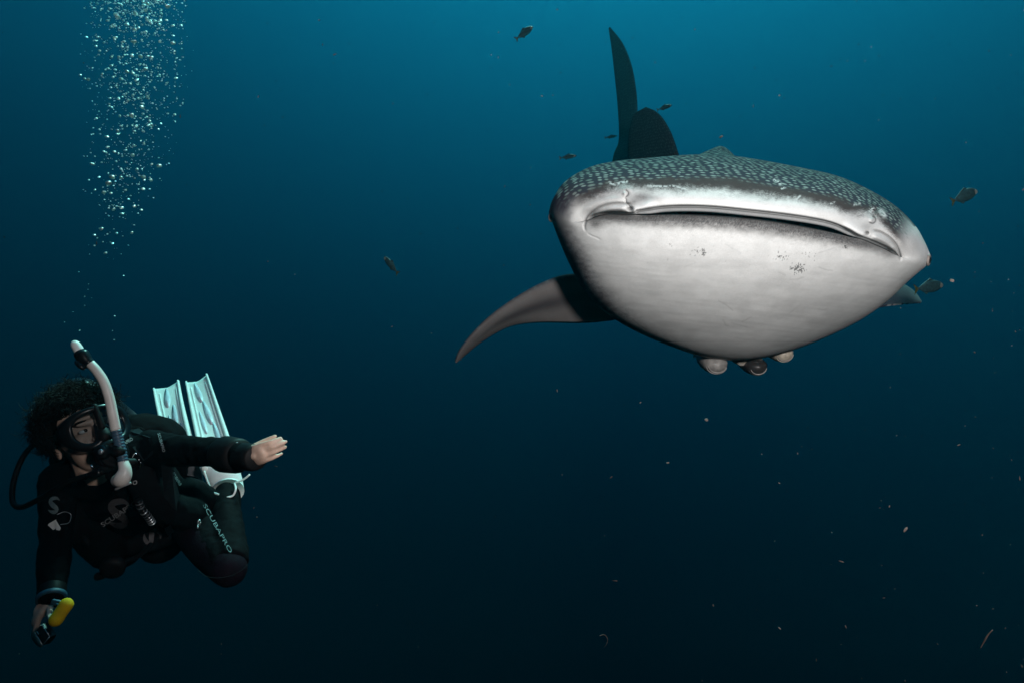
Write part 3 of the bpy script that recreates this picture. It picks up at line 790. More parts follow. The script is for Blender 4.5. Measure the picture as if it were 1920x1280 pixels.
remora(1391, 674, 3.16, 26, 'smallest brown remora tucked tight against the lowest point of the throat', M['remora_tan'], 0.0)

# ================================================================== SMALL FISH
def make_fish(head, tail, Y, dY, label, deep=0.25):
    a = np.array(at(*head, Y + dY)); b = np.array(at(*tail, Y - dY)); Ln = np.linalg.norm(a - b)
    fwd = (a - b) / Ln
    upv = np.array((0, 0, 1.0)); upv -= fwd * (upv @ fwd); upv /= np.linalg.norm(upv)
    sd = np.cross(fwd, upv)
    t = thing('small_fish', Vector((a + b) / 2), label, 'fish', 'small fish escorting the shark')
    prof = smooth_path([(0, 0.03), (0.04, 0.32), (0.14, 0.68), (0.3, 0.98), (0.45, 1.0), (0.6, 0.82), (0.75, 0.45), (0.83, 0.22), (0.88, 0.17)], 26)
    V = []; Fc = []; seg = 16; H = Ln * deep / 2
    for x, y in prof:
        o = a - fwd * x * Ln
        for k in range(seg):
            g = 2 * math.pi * k / seg
            V.append(o + upv * math.sin(g) * H * y + sd * math.cos(g) * H * 0.55 * y)
    for i in range(len(prof) - 1):
        for k in range(seg):
            k2 = (k+1) % seg; Fc.append((i*seg+k, i*seg+k2, (i+1)*seg+k2, (i+1)*seg+k))
    Fc.append(tuple(range(seg - 1, -1, -1))); Fc.append(tuple((len(prof)-1)*seg+k for k in range(seg)))
    mesh_obj('body', V, Fc, M['fish'], t)
    def blade(name, pts, mm):
        th = sd * Ln * 0.008
        vv = [p + th for p in pts] + [p - th for p in pts]; n = len(pts)
        ff = [tuple(range(n)), tuple(range(2*n - 1, n - 1, -1))] + [(i, i + n, (i+1) % n + n, (i+1) % n) for i in range(n)]
        mesh_obj(name, vv, ff, mm, t, smooth=False)
    p = lambda x, z: a - fwd * x * Ln + upv * z * Ln
    blade('tail_fin', [p(0.86, 0.02), p(1.0, 0.13), p(0.95, 0.0), p(1.0, -0.13), p(0.86, -0.02)], M['fish_tail'])
    blade('dorsal_fin', [p(0.32, deep*0.46), p(0.42, deep*0.46 + 0.07), p(0.6, deep*0.44), p(0.78, deep*0.2), p(0.7, deep*0.2)], M['fish'])
    blade('anal_fin', [p(0.52, -deep*0.42), p(0.6, -deep*0.42 - 0.05), p(0.7, -deep*0.32), p(0.79, -deep*0.18), p(0.7, -deep*0.2)], M['fish'])
    for sg in (-1, 1):
        ck = p(0.13, -0.015) + sd * sg * H * 0.30
        mesh_obj('cheek', *ellipsoid(ck, fwd * Ln * 0.075, upv * H * 0.42, sd * H * 0.14, 12, 8), M['fish_pale'], t)
        ev = p(0.085, 0.028) + sd * sg * H * 0.27
        mesh_obj('eye', *ellipsoid(ev, fwd * Ln * 0.02, upv * Ln * 0.02, sd * Ln * 0.012, 10, 6), M['eye'], t)
    return t
make_fish((999, 50), (966, 75), 3.9, 0.02, 'small dark fish high in bright water, ahead of the tall tail fin', 0.27)
make_fish((1832, 357), (1783, 379), 2.9, 0.02, 'small dark fish with pale cheek and olive tail beyond the shark right eye', 0.33)
make_fish((720, 481), (747, 514), 3.4, 0.02, 'small fish with pale snout heading up, between the diver bubbles and the pectoral fin', 0.25)
make_fish((1081, 292), (1048, 297), 5.4, 0.0, 'faint slim fish swimming level beside the base of the tail fin', 0.24)
make_fish((1260, 197), (1231, 207), 5.8, 0.0, 'faint fish swimming just behind the rounded dorsal fin tip', 0.26)
make_fish((1157, 255), (1133, 259), 6.6, 0.0, 'barely visible fish overlapping the trailing edge of the tail fin', 0.22)
make_fish((1768, 533), (1714, 543), 2.95, 0.03, 'small mottled teal fish swimming off the tip of the spotted pectoral fin', 0.30)

# ================================================================== DIVER
diver = thing('scuba_diver', at(200, 1060, 2.1),
              'person in black wetsuit and white fins, curly haired, one arm stretched toward the shark', 'diver')

# --- joints
neck = at(178, 893, 2.03)
sho_r = at(112, 905, 2.02); elb_r = at(104, 1010, 1.93); wri_r = at(97, 1114, 1.80)
sho_l = at(284, 842, 2.10); elb_l = at(385, 846, 1.92); wri_l = at(466, 856, 1.74)
hip_c = at(318, 985, 2.52)
hip_l = at(338, 950, 2.50); kne_l = at(431, 1060, 2.14); ank_l = at(424, 925, 2.44)
hip_r = at(300, 1010, 2.52); kne_r = at(322, 1000, 2.86); ank_r = at(352, 912, 2.62)
# --- head frame
h_up = Vector((-0.36, 0.05, 0.93)).normalized()
h_fw = Vector((0.77, -0.60, 0.06)); h_fw = (h_fw - h_up * h_fw.dot(h_up)).normalized()
h_lf = h_up.cross(h_fw).normalized()          # image right
Hc = at(160, 813, 1.98)
def hp(x, y, z):                              # side, forward, up (metres in the head frame)
    return Hc + h_lf * x + h_fw * y + h_up * z

t_ax = (hip_c - neck).normalized()
t_lat = (sho_l - sho_r); t_lat = (t_lat - t_ax * t_lat.dot(t_ax)).normalized()
t_fr = t_ax.cross(t_lat).normalized()
if t_fr.y > 0: t_fr = -t_fr                   # chest side, towards the camera

def torso_geo(grow):
    L = (hip_c - neck).length
    secs = [(-0.02, 0.055, 0.06), (0.05, 0.10, 0.075), (0.12, 0.150, 0.092), (0.25, 0.162, 0.106), (0.42, 0.152, 0.104), (0.62, 0.138, 0.096), (0.80, 0.138, 0.094), (0.95, 0.148, 0.098), (1.08, 0.135, 0.09), (1.16, 0.08, 0.06)]
    q = smooth_path(secs, 30); V = []; Fc = []; seg = 28
    for f, a, b in q:
        c = neck + t_ax * (f * L) - t_fr * 0.035
        for k in range(seg):
            th = 2 * math.pi * k / seg
            V.append(c + t_lat * math.cos(th) * (a + grow) + t_fr * math.sin(th) * (b + grow))
    for i in range(len(q) - 1):
        for k in range(seg):
            k2 = (k+1) % seg; Fc.append((i*seg+k, i*seg+k2, (i+1)*seg+k2, (i+1)*seg+k))
    Fc.append(tuple(range(seg - 1, -1, -1))); Fc.append(tuple((len(q)-1)*seg+k for k in range(seg)))
    return V, Fc

def limb(a, b, c, r, n=26, seg=18):
    m1 = (Vector(a) + Vector(b)) / 2; m2 = (Vector(b) + Vector(c)) / 2
    return round_tube([a, m1, b, m2, c], r, seg, n)

def lerp(a, b, t): return Vector(a) * (1 - t) + Vector(b) * t

def limbs_geo(g):
    return merge(
        limb(sho_r, elb_r, wri_r, [0.052+g, 0.041+g, 0.034+g, 0.033+g, 0.025+g]),
        limb(sho_l, elb_l, wri_l, [0.052+g, 0.040+g, 0.034+g, 0.033+g, 0.025+g]),
        limb(hip_l, kne_l, ank_l, [0.076+g, 0.062+g, 0.048+g, 0.044+g, 0.034+g]),
        limb(hip_r, kne_r, ank_r, [0.080+g, 0.068+g, 0.054+g, 0.048+g, 0.035+g]),
        round_tube([sho_r, lerp(sho_r, neck, 0.5), neck], [0.052+g, 0.058+g, 0.055+g], 16, 14),
        round_tube([sho_l, lerp(sho_l, neck, 0.5), neck], [0.055+g, 0.058+g, 0.055+g], 16, 14))

# --- hands: palm plus five jointed fingers
def finger(base, dirs, lens, r):
    pts = [Vector(base)]
    for d, l in zip(dirs, lens): pts.append(pts[-1] + Vector(d).normalized() * l)
    return round_tube(pts, [r * 1.1, r * 1.05, r * 0.95, r * 0.82][:len(pts)], 10, 16)

def mixv(a, b, t): return (Vector(a) * math.cos(t) + Vector(b) * math.sin(t))

def hand_geo(w, d, across, palm_n, curl, spread, size=1.0, thumb_dir=None, thumb_curl=0.5):
    """w wrist, d hand direction, across = towards the index side, palm_n = out of the palm"""
    d = Vector(d).normalized(); across = Vector(across); across = (across - d * across.dot(d)).normalized()
    palm_n = Vector(palm_n); palm_n = (palm_n - d * palm_n.dot(d) - across * palm_n.dot(across)).normalized()
    k = size; w = Vector(w)
    g = [ellipsoid(w + d * 0.052 * k, across * 0.040 * k, palm_n * 0.017 * k, d * 0.058 * k, 18, 12),
         round_tube([w - d * 0.008, w + d * 0.02 * k, w + d * 0.06 * k], [0.025, 0.027 * k, 0.024 * k], 12, 10, flat=0.72, flat_dir=tuple(across))]
    L = ((0.040, 0.025, 0.019), (0.044, 0.028, 0.020), (0.041, 0.026, 0.019), (0.033, 0.020, 0.017))
    for i in range(4):
        off = (0.029, 0.0095, -0.0105, -0.0295)[i]
        base = w + d * (0.088, 0.094, 0.090, 0.080)[i] * k + across * off * k
        dd = (d + across * spread * (0.5 - i / 3) * 2).normalized()
        c = curl[i]
        dirs = [mixv(dd, palm_n, c * 0.55), mixv(dd, palm_n, c * 1.25), mixv(dd, palm_n, c * 1.7)]
        g.append(finger(base - dd * 0.012, dirs, [(x + (0.012 if j == 0 else 0)) * k for j, x in enumerate(L[i])], (0.0085, 0.0088, 0.0084, 0.0074)[i] * k))
    tb = w + d * 0.028 * k + across * 0.028 * k + palm_n * 0.008
    td = Vector(thumb_dir) if thumb_dir is not None else (d * 0.75 + across * 0.8 + palm_n * 0.35)
    td.normalize()
    g.append(finger(tb - td * 0.01, [td, (td + d * thumb_curl).normalized(), (td + d * thumb_curl * 1.6).normalized()], [0.045 * k, 0.030 * k, 0.024 * k], 0.0102 * k))
    return merge(*g)

hl_d = (at(516, 843, 1.66) - wri_l).normalized()
HL = hand_geo(wri_l, hl_d, (-0.10, -0.25, 0.95), (0.15, 0.92, -0.35), (0.74, 0.80, 0.86, 0.90), -0.06, 0.72,
              thumb_dir=(0.80, 0.40, 0.42), thumb_curl=0.4)
hr_d = (at(66, 1162, 1.78) - wri_r).normalized()
HR = hand_geo(wri_r, hr_d, (0.72, -0.66, 0.30), (0.80, 0.45, -0.42), (0.60, 0.66, 0.70, 0.74), 0.0, 0.76,
              thumb_dir=(at(92, 1180, 1.685) - wri_r), thumb_curl=-0.15)

# --- head with face
head_parts = [
    ellipsoid(hp(0, -0.012, 0.022), h_lf * 0.076, h_fw * 0.094, h_up * 0.098, 28, 18),
    ellipsoid(hp(0, 0.022, -0.040), h_lf * 0.060, h_fw * 0.064, h_up * 0.078, 24, 16),          # face
    ellipsoid(hp(0, 0.055, -0.102), h_lf * 0.030, h_fw * 0.026, h_up * 0.020, 16, 10),          # chin
    ellipsoid(hp(0, 0.086, -0.062), h_lf * 0.026, h_fw * 0.014, h_up * 0.014, 16, 10),          # lips
    ellipsoid(hp(0, 0.088, 0.018), h_lf * 0.050, h_fw * 0.012, h_up * 0.010, 18, 10),           # brow
    round_tube([hp(0, 0.082, 0.010), hp(0, 0.094, -0.010), hp(0, 0.106, -0.030)], [0.008, 0.010, 0.013], 10, 10),
    ellipsoid(hp(0.012, 0.094, -0.033), h_lf * 0.009, h_fw * 0.010, h_up * 0.008, 10, 8),
    ellipsoid(hp(-0.012, 0.094, -0.033), h_lf * 0.009, h_fw * 0.010, h_up * 0.008, 10, 8),
    ellipsoid(hp(-0.042, 0.062, -0.030), h_lf * 0.020, h_fw * 0.022, h_up * 0.024, 14, 10),
    ellipsoid(hp(0.042, 0.062, -0.030), h_lf * 0.020, h_fw * 0.022, h_up * 0.024, 14, 10),
    ellipsoid(hp(-0.077, -0.010, -0.022), h_lf * 0.008, h_fw * 0.018, h_up * 0.030, 12, 10),
    ellipsoid(hp(0.077, -0.010, -0.022), h_lf * 0.008, h_fw * 0.018, h_up * 0.030, 12, 10),
    round_tube([hp(0, -0.03, -0.03), hp(0, -0.025, -0.10), neck], [0.052, 0.050, 0.056], 16, 12)]
body_me = remesh(merge(torso_geo(0.0), limbs_geo(0.0), HL, HR, *head_parts), 0.0034, 3)
body = link('body', body_me, M['skin'], diver)
for sg in (-1, 1):
    e = mesh_obj('eye', *ellipsoid(hp(0.031 * sg, 0.079, -0.003), h_lf * 0.0120, h_fw * 0.0110, h_up * 0.0058, 16, 10), M['eyeball'], body)
    ey = hp(0.031 * sg + 0.004, 0.089, -0.002)
    mesh_obj('iris', *ellipsoid(ey, h_lf * 0.0052, h_fw * 0.0030, h_up * 0.0050, 12, 8), M['iris'], e)
    brow = [hp(0.031 * sg + x, 0.094 - 8 * x * x, 0.020 + 0.003 * math.cos(x * 80)) for x in np.linspace(-0.018, 0.018, 10)]
    mesh_obj('eyebrow', *tube_geo(brow, [0.0036] * 10, 8), M['hair'], body)

suit_me = remesh(merge(torso_geo(0.006), limbs_geo(0.007),
                       round_tube([lerp(neck, hp(0, -0.03, -0.10), -0.1), lerp(neck, hp(0, -0.028, -0.10), 0.45)], [0.072, 0.064], 18, 8)), 0.005, 4, (0.004, 22))
suit = link('wetsuit', suit_me, M['neoprene'], diver)
# plum panel over the near thigh and knee
thigh = mesh_obj('thigh_panel', *round_tube([lerp(hip_l, kne_l, 0.30) + Vector((-0.004, -0.012, -0.008)), lerp(hip_l, kne_l, 0.65) + Vector((-0.006, -0.012, -0.010)), kne_l + Vector((0, -0.006, -0.008))], [0.067, 0.064, 0.055], 22, 20), M['neoprene_plum'], suit)
for nm, w, o, r, e_ in (('cuff', wri_r, elb_r, 0.033, -0.10), ('cuff', wri_l, elb_l, 0.0345, -0.16)):
    mesh_obj(nm, *tube_geo([lerp(w, o, e_), lerp(w, o, e_ + 0.01), lerp(w, o, e_ + 0.08), lerp(w, o, 0.10), lerp(w, o, 0.14)], [r - 0.007, r - 0.003, r, r + 0.001, r - 0.002], 24), M['rubber'], suit)
mesh_obj('knee_seam', *tube_geo([kne_l + Vector((0.078 * math.cos(a), -0.05 * abs(math.sin(a)) - 0.045, 0.03 + 0.035 * math.sin(a) * -1)) for a in np.linspace(0.2, 2.6, 14)], [0.0008] * 14, 6), M['vest_grey'], suit)

# --- curly hair
def hair():
    rg = random.Random(3)
    V, Fc = [], []
    core = ellipsoid(hp(0, -0.022, 0.036), h_lf * 0.080, h_fw * 0.090, h_up * 0.083, 26, 18)
    geos = [core]
    n = 0
    while n < 4600:
        d = Vector((rg.gauss(0, 1), rg.gauss(0, 1), rg.gauss(0, 1))).normalized()
        if d.y > 0.30 and d.z < 0.20: continue
        if d.z < -0.55: continue
        base = hp(d.x * 0.081, -0.022 + d.y * 0.089, 0.036 + d.z * 0.085)
        out = (h_lf * d.x + h_fw * d.y + h_up * d.z).normalized()
        ln = rg.uniform(0.022, 0.048) * (1.0 if rg.random() < 0.86 else 1.3)
        s1 = out.orthogonal().normalized(); s2 = out.cross(s1)
        ph = rg.uniform(0, 6.28); rad = rg.uniform(0.005, 0.012); tw = rg.uniform(1.2, 2.6)
        lean = Vector((rg.gauss(0, 0.3), rg.gauss(0, 0.3), rg.gauss(0, 0.3))) + Vector((0, 0, 0.12))
        pts = []
        for i in range(9):
            t = i / 8
            pts.append(base + (out + lean * t * 0.6) * ln * t + (s1 * math.cos(ph + tw * 6.28 * t) + s2 * math.sin(ph + tw * 6.28 * t)) * rad * min(1, t * 2.5))
        geos.append(tube_geo(pts, np.linspace(0.0014, 0.0005, 9), 3, False))
        n += 1
    V, Fc = merge(*geos)
    return mesh_obj('hair', V, Fc, M['hair'], diver)
hair()

# --- mask
mk = thing('mask', Hc, '', ''); del mk['label'], mk['category']
mk.parent = diver; mk.matrix_parent_inverse = Matrix.Translation(diver.location).inverted()
def attach(o, root):
    o.parent = root; o.matrix_parent_inverse = Matrix.Translation(root.location).inverted()
def mask_outline(scale, y, n=64):
    out = []
    for k in range(n):
        a = 2 * math.pi * k / n
        x = math.copysign(abs(math.cos(a)) ** 0.75, math.cos(a)) * 0.086 * scale
        z = math.copysign(abs(math.sin(a)) ** 0.8, math.sin(a)) * 0.052 * scale + 0.001
        if z < 0:
            z -= 0.010 * scale * math.exp(-((abs(x) - 0.045) / 0.025) ** 2)
            z += 0.012 * math.exp(-(x / 0.013) ** 2)
        out.append(hp(x, y - 5.5 * x * x, z - 0.004))
    return out
def loft_rings(rings):
    n = len(rings[0]); V = [p for r in rings for p in r]; Fc = []
    for i in range(len(rings) - 1):
        for k in range(n):
            k2 = (k+1) % n; Fc.append((i*n+k, i*n+k2, (i+1)*n+k2, (i+1)*n+k))
    return V, Fc
frame = mesh_obj('frame', *loft_rings([mask_outline(0.98, 0.070), mask_outline(1.02, 0.100), mask_outline(1.06, 0.122), mask_outline(1.07, 0.130), mask_outline(1.03, 0.136),
                                        mask_outline(0.84, 0.136), mask_outline(0.75, 0.131), mask_outline(0.76, 0.108), mask_outline(0.86, 0.085)]), M['gloss'], None)
attach(frame, mk)
nose = mesh_obj('nose_pocket', *merge(round_tube([hp(0, 0.105, 0.0), hp(0, 0.118, -0.020), hp(0, 0.124, -0.038)], [0.010, 0.018, 0.021], 14, 12),
                                      round_tube([hp(0, 0.128, 0.050), hp(0, 0.131, 0.02), hp(0, 0.130, -0.010)], [0.009, 0.009, 0.010], 10, 8)), M['rubber'], None)
attach(nose, mk)
ol = mask_outline(0.79, 0.1325); n_ol = len(ol)
for sg in (-1, 1):
    pts = []
    for p in ol:
        x = (p - Hc).dot(h_lf)
        if x * sg > 0.004: pts.append(p)
    c = sum(pts, Vector()) / len(pts)
    a0 = h_lf; b0 = h_up
    pts.sort(key=lambda p: math.atan2((p - c).dot(b0), (p - c).dot(a0)))
    front = pts; back = [p - h_fw * 0.003 for p in pts]; n = len(pts)
    fc = [tuple(range(n)), tuple(range(2*n - 1, n - 1, -1))] + [(i, i+n, (i+1) % n + n, (i+1) % n) for i in range(n)]
    l = mesh_obj('lens', front + back, fc, M['lens'], None, smooth=False); attach(l, mk)
strap_pts = [hp(0.088 * math.sin(a), 0.100 * math.cos(a) - 0.012, 0.012 + 0.004 * math.sin(3 * a)) for a in np.linspace(0.95, 2 * math.pi - 0.95, 40)]
st = mesh_obj('strap', *tube_geo(strap_pts, [0.012] * 40, 8, True, flat=0.25, flat_dir=tuple(h_up)), M['rubber'], None); attach(st, mk)
se = mesh_obj('strap_end', *tube_geo(smooth_path(P((92, 818, 1.98), (76, 814, 1.97), (62, 808, 1.96), (50, 802, 1.95)), 10), [0.006] * 10, 8, True, flat=0.5), M['rubber'], None); attach(se, mk)
bk = mesh_obj('buckle', *bevel_box(at(66, 803, 1.95), (0.007, 0, 0.003), (0, 0.003, 0), (-0.001, 0, 0.003), 0.001), M['steel'], None); attach(bk, mk)

# --- snorkel
sn = thing('snorkel', at(232, 870, 1.9), '', ''); del sn['label'], sn['category']; attach(sn, diver)
def part(name, geo, m, root, **kw):
    o = mesh_obj(name, *geo, m, None, **kw); attach(o, root); return o
part('tube', tube_geo(smooth_path(P((168, 680, 1.88), (181, 694, 1.88), (194, 714, 1.88), (204, 742, 1.88), (211, 775, 1.88), (217, 806, 1.885)), 30), np.linspace(0.0125, 0.0135, 30), 16), M['snork'], sn)
part('valve_body', tube_geo(smooth_path(P((149, 655, 1.88), (152, 662, 1.88), (160, 674, 1.88), (169, 683, 1.88)), 12), [0.010, 0.014, 0.018, 0.019, 0.019, 0.019, 0.0185, 0.018, 0.017, 0.016, 0.015, 0.0145], 16), M['gloss'], sn)
part('splash_guard', tube_geo(smooth_path(P((136, 642, 1.88), (141, 646, 1.88), (148, 657, 1.88), (152, 664, 1.88)), 10), [0.007, 0.0105, 0.012, 0.0125, 0.0125, 0.013, 0.013, 0.013, 0.013, 0.012], 14), M['white'], sn)
part('vent_flap', ellipsoid(at(150, 684, 1.865), (0.013, 0, -0.012), (0, 0.010, 0), (0.005, 0, 0.006)), M['gloss'], sn)
flex_p = smooth_path(P((217, 806, 1.885), (222, 825, 1.885), (227, 846, 1.88), (231, 866, 1.875)), 40)
part('flexible_section', tube_geo(flex_p, [0.0138 + 0.0012 * math.sin(i * 1.6) for i in range(40)], 16), M['snork_flex'], sn)
part('clip', tube_geo(smooth_path(P((212, 842, 1.88), (222, 846, 1.875), (234, 850, 1.88)), 8), [0.010, 0.016, 0.017, 0.017, 0.017, 0.016, 0.013, 0.009], 12), M['rubber'], sn)
part('lower_bowl', round_tube(P((231, 867, 1.875), (234, 879, 1.87), (232, 890, 1.868), (227, 898, 1.868), (221, 900, 1.872)), [0.0138, 0.0165, 0.0205, 0.021, 0.018], 18, 26), M['snork'], sn)
part('mouthpiece', round_tube(P((219, 899, 1.875), (212, 896, 1.885), (206, 891, 1.895)), [0.012, 0.010, 0.012], 14, 10), M['rubber'], sn)
part('keeper_clip', tube_geo(smooth_path(P((216, 917, 1.87), (224, 913, 1.865), (236, 908, 1.865), (246, 904, 1.87)), 10), [0.0035] * 10, 8), M['print_grey'], sn)

# --- regulator and hoses
rgl = thing('regulator', at(200, 872, 1.86), '', ''); del rgl['label'], rgl['category']; attach(rgl, diver)
rc = hp(0.002, 0.124, -0.090)
rn = (h_fw + h_up * -0.25).normalized(); ra = h_lf; rb = rn.cross(ra).normalized()
def disc_loft(c, nrm, a, b, prof, seg=32):
    V = []; Fc = []
    for r, h in prof:
        for k in range(seg):
            t = 2 * math.pi * k / seg
            V.append(c + (a * math.cos(t) + b * math.sin(t)) * r + nrm * h)
    for i in range(len(prof) - 1):
        for k in range(seg):
            k2 = (k+1) % seg; Fc.append((i*seg+k, i*seg+k2, (i+1)*seg+k2, (i+1)*seg+k))
    Fc.append(tuple(range(seg - 1, -1, -1))); Fc.append(tuple((len(prof)-1)*seg+k for k in range(seg)))
    return V, Fc
part('housing', disc_loft(rc, rn, ra, rb, [(0.020, -0.03), (0.034, -0.02), (0.041, -0.004), (0.042, 0.012), (0.038, 0.018)]), M['gloss'], rgl)
part('purge_cover', disc_loft(rc, rn, ra, rb, [(0.0375, 0.016), (0.036, 0.021), (0.030, 0.025), (0.027, 0.023), (0.022, 0.026), (0.010, 0.028)]), M['rubber'], rgl)
part('adjustment_knob', disc_loft(at(187, 846, 1.845), Vector((-0.35, -0.9, 0.2)).normalized(), Vector((0.9, -0.35, 0)).normalized(), Vector((0.1, 0.2, 0.97)).normalized(), [(0.019, -0.02), (0.020, 0.0), (0.018, 0.006), (0.010, 0.008)], 20), M['gloss'], rgl)
part('knob_cap', disc_loft(at(188, 846, 1.834), Vector((-0.35, -0.9, 0.2)).normalized(), Vector((0.9, -0.35, 0)).normalized(), Vector((0.1, 0.2, 0.97)).normalized(), [(0.008, -0.002), (0.007, 0.002), (0.003, 0.003)], 14), M['steel'], rgl)
part('exhaust_tee', round_tube([rc + h_lf * -0.05 - h_up * 0.035, rc - h_up * 0.03 - h_fw * 0.01, rc + h_lf * 0.045 - h_up * 0.04], [0.012, 0.018, 0.012], 12, 14), M['rubber'], rgl)
part('hose', round_tube(P((190, 884, 1.85), (160, 892, 1.86), (128, 903, 1.87), (95, 922, 1.88), (62, 941, 1.90), (38, 950, 1.92), (24, 940, 1.94), (25, 905, 1.97), (40, 862, 2.0), (62, 834, 2.03), (90, 820, 2.08), (130, 815, 2.16)), 0.0076, 14, 90), M['rubber'], rgl)
part('hose_sleeve', tube_geo(smooth_path(P((190, 884, 1.85), (178, 887, 1.853), (166, 890.5, 1.857)), 8), [0.010, 0.011, 0.011, 0.0105, 0.010, 0.0095, 0.009, 0.0088], 14), M['gloss'], rgl)
part('swivel_fitting', tube_geo(P((171, 871, 1.845), (173.5, 876, 1.843)), [0.0035, 0.0035], 8), M['chrome'], rgl)
part('spare_hose', round_tube(P((282, 1020, 2.2), (262, 1040, 2.1), (240, 1050, 2.03), (222, 1058, 1.99), (207, 1066, 1.98)), 0.0072, 12, 40), M['rubber'], rgl)
oc = at(212, 1062, 1.985)
part('spare_second_stage', disc_loft(oc, Vector((0.3, -0.9, -0.3)).normalized(), Vector((0.9, 0.3, 0.1)).normalized(), Vector((0, -0.3, 0.95)).normalized(), [(0.020, -0.02), (0.033, -0.008), (0.034, 0.008), (0.026, 0.016), (0.012, 0.018)], 24), M['rubber'], rgl)
part('spare_mouthpiece', round_tube([oc + Vector((-0.01, 0.01, -0.012)), at(193, 1078, 1.99), at(184, 1080, 1.99)], [0.013, 0.010, 0.012], 12, 10), M['rubber'], rgl)

# --- buoyancy vest
vest = thing('buoyancy_vest', at(240, 1000, 2.1), '', ''); del vest['label'], vest['category']; attach(vest, diver)
def tp(f, x, z):     # along the spine (0 neck, 1 hip), side, out of the chest
    return neck + t_ax * (f * (hip_c - neck).length) + t_lat * x + t_fr * z
shell = remesh(merge(
    round_tube([tp(0.10, 0.13, -0.05), tp(0.05, 0.115, 0.03), tp(0.15, 0.11, 0.085), tp(0.35, 0.115, 0.10), tp(0.6, 0.14, 0.09)], [0.045, 0.046, 0.046, 0.052, 0.06], 16, 30),
    round_tube([tp(0.10, -0.13, -0.05), tp(0.06, -0.115, 0.03), tp(0.15, -0.11, 0.085), tp(0.35, -0.115, 0.10), tp(0.6, -0.135, 0.09)], [0.040, 0.042, 0.042, 0.050, 0.06], 16, 30),
    round_tube([tp(0.55, 0.16, 0.03), tp(0.72, 0.17, 0.05), tp(0.95, 0.16, 0.04)], [0.055, 0.062, 0.05], 16, 16),
    round_tube([tp(0.50, -0.15, 0.03), tp(0.70, -0.165, 0.05), tp(0.95, -0.15, 0.04)], [0.05, 0.058, 0.05], 16, 16),
    round_tube([tp(0.75, -0.14, 0.05), tp(0.75, 0, 0.085), tp(0.75, 0.14, 0.05)], [0.045, 0.04, 0.045], 16, 16),
    ellipsoid(tp(0.45, 0, -0.13), t_lat * 0.19, t_ax * 0.30, t_fr * 0.07, 24, 16),
    ellipsoid(at(278, 812, 2.22), Vector((0.105, 0.02, -0.03)), Vector((0, 0.09, 0)), Vector((0.02, 0, 0.062)), 22, 14),
    ellipsoid(at(318, 822, 2.26), Vector((0.052, 0.01, -0.022)), Vector((0, 0.06, 0)), Vector((0.01, 0, 0.030)), 18, 12)), 0.0055, 5, (0.007, 14))
vs_o = link('shell', shell, M['vest'], None); attach(vs_o, vest)
part('air_cylinder', round_tube([tp(0.0, 0.0, -0.26), tp(0.5, 0.0, -0.27), tp(1.05, 0.0, -0.27)], [0.085, 0.088, 0.088], 28, 16), M['gloss'], vest)
part('cylinder_valve', merge(round_tube([tp(-0.10, 0, -0.25), tp(-0.02, 0, -0.26)], [0.022, 0.024], 14, 8), round_tube([tp(-0.08, -0.05, -0.25), tp(-0.08, 0.05, -0.25)], [0.014, 0.014], 12, 8)), M['chrome'], vest)

dep = bpy.context.evaluated_depsgraph_get()
def bvh_of(objs):
    V = []; Fc = []
    for o in objs:
        base = len(V); mw = o.matrix_basis if o.parent is None else Matrix()
        V += [v.co.copy() for v in o.data.vertices]
        Fc += [tuple(i + base for i in p.vertices) for p in o.data.polygons]
    return BVHTree.FromPolygons(V, Fc)
BV = bvh_of([suit, vs_o, thigh])
def on_suit(u, v, lift=0.003, fallback=2.0):
    d = at(u, v, 1.0).normalized()
    hit = BV.ray_cast(Vector((0, 0, 0)), d)
    if hit[0] is None: return at(u, v, fallback)
    return hit[0] + (hit[1] if hit[1].dot(d) < 0 else -hit[1]) * lift

def text_decal(name, body_txt, p0, p1, hpx, material, root, bold=0.02, arc=0.0):
    """lettering laid over the suit between two points of it"""
    cu = bpy.data.curves.new('t', 'FONT'); cu.body = body_txt; cu.size = 1.0; cu.offset = bold; cu.resolution_u = 3
    to = bpy.data.objects.new('t', cu); C.objects.link(to)
    me = bpy.data.meshes.new_from_object(to.evaluated_get(bpy.context.evaluated_depsgraph_get()))
    bpy.data.objects.remove(to); bpy.data.curves.remove(cu)
    xs = [v.co.x for v in me.vertices]; ys = [v.co.y for v in me.vertices]
    x0, x1, y0, y1 = min(xs), max(xs), min(ys), max(ys)
    dx, dy = p1[0] - p0[0], p1[1] - p0[1]; L = math.hypot(dx, dy); ex, ey = dx / L, dy / L
    # seat the print at an even depth plane per column so that letters stay flat on the cloth
    bm = bmesh.new(); bm.from_mesh(me)
    bmesh.ops.subdivide_edges(bm, edges=[e for e in bm.edges if e.calc_length() > 0.25], cuts=1)
    for v in bm.verts:
        a = (v.co.x - x0) / (x1 - x0); b = (v.co.y - y0) / (y1 - y0)
        bow = arc * (1 - (2*a - 1) ** 2)
        u_ = p0[0] + ex * a * L + ey * (b * hpx - bow); v_ = p0[1] + ey * a * L - ex * (b * hpx - bow)
        v.co = Vector((u_, v_, a))
    vl = list(bm.verts)
    aa = np.array([v.co.z for v in vl]); hits = np.array([on_suit(v.co.x, v.co.y, 0.0).length for v in vl])
    off = np.array([(v.co.x - p0[0]) * ey - (v.co.y - p0[1]) * ex for v in vl]) / max(1, hpx)
    Aq = np.stack([np.ones_like(aa), aa, aa * aa, off], 1)
    coef, *_ = np.linalg.lstsq(Aq, hits, rcond=None)
    fit = Aq @ coef
    drop = min(0.016, max(0.0, float(np.percentile(fit - hits, 97)))) + 0.004
    for v, f_, h_ in zip(vl, fit, hits):
        v.co = at(v.co.x, v.co.y, 1.0).normalized() * (min(f_ - drop, h_ - 0.003))
    bm.to_mesh(me); bm.free()
    o = link(name, me, material, None, smooth=False); attach(o, root); return o
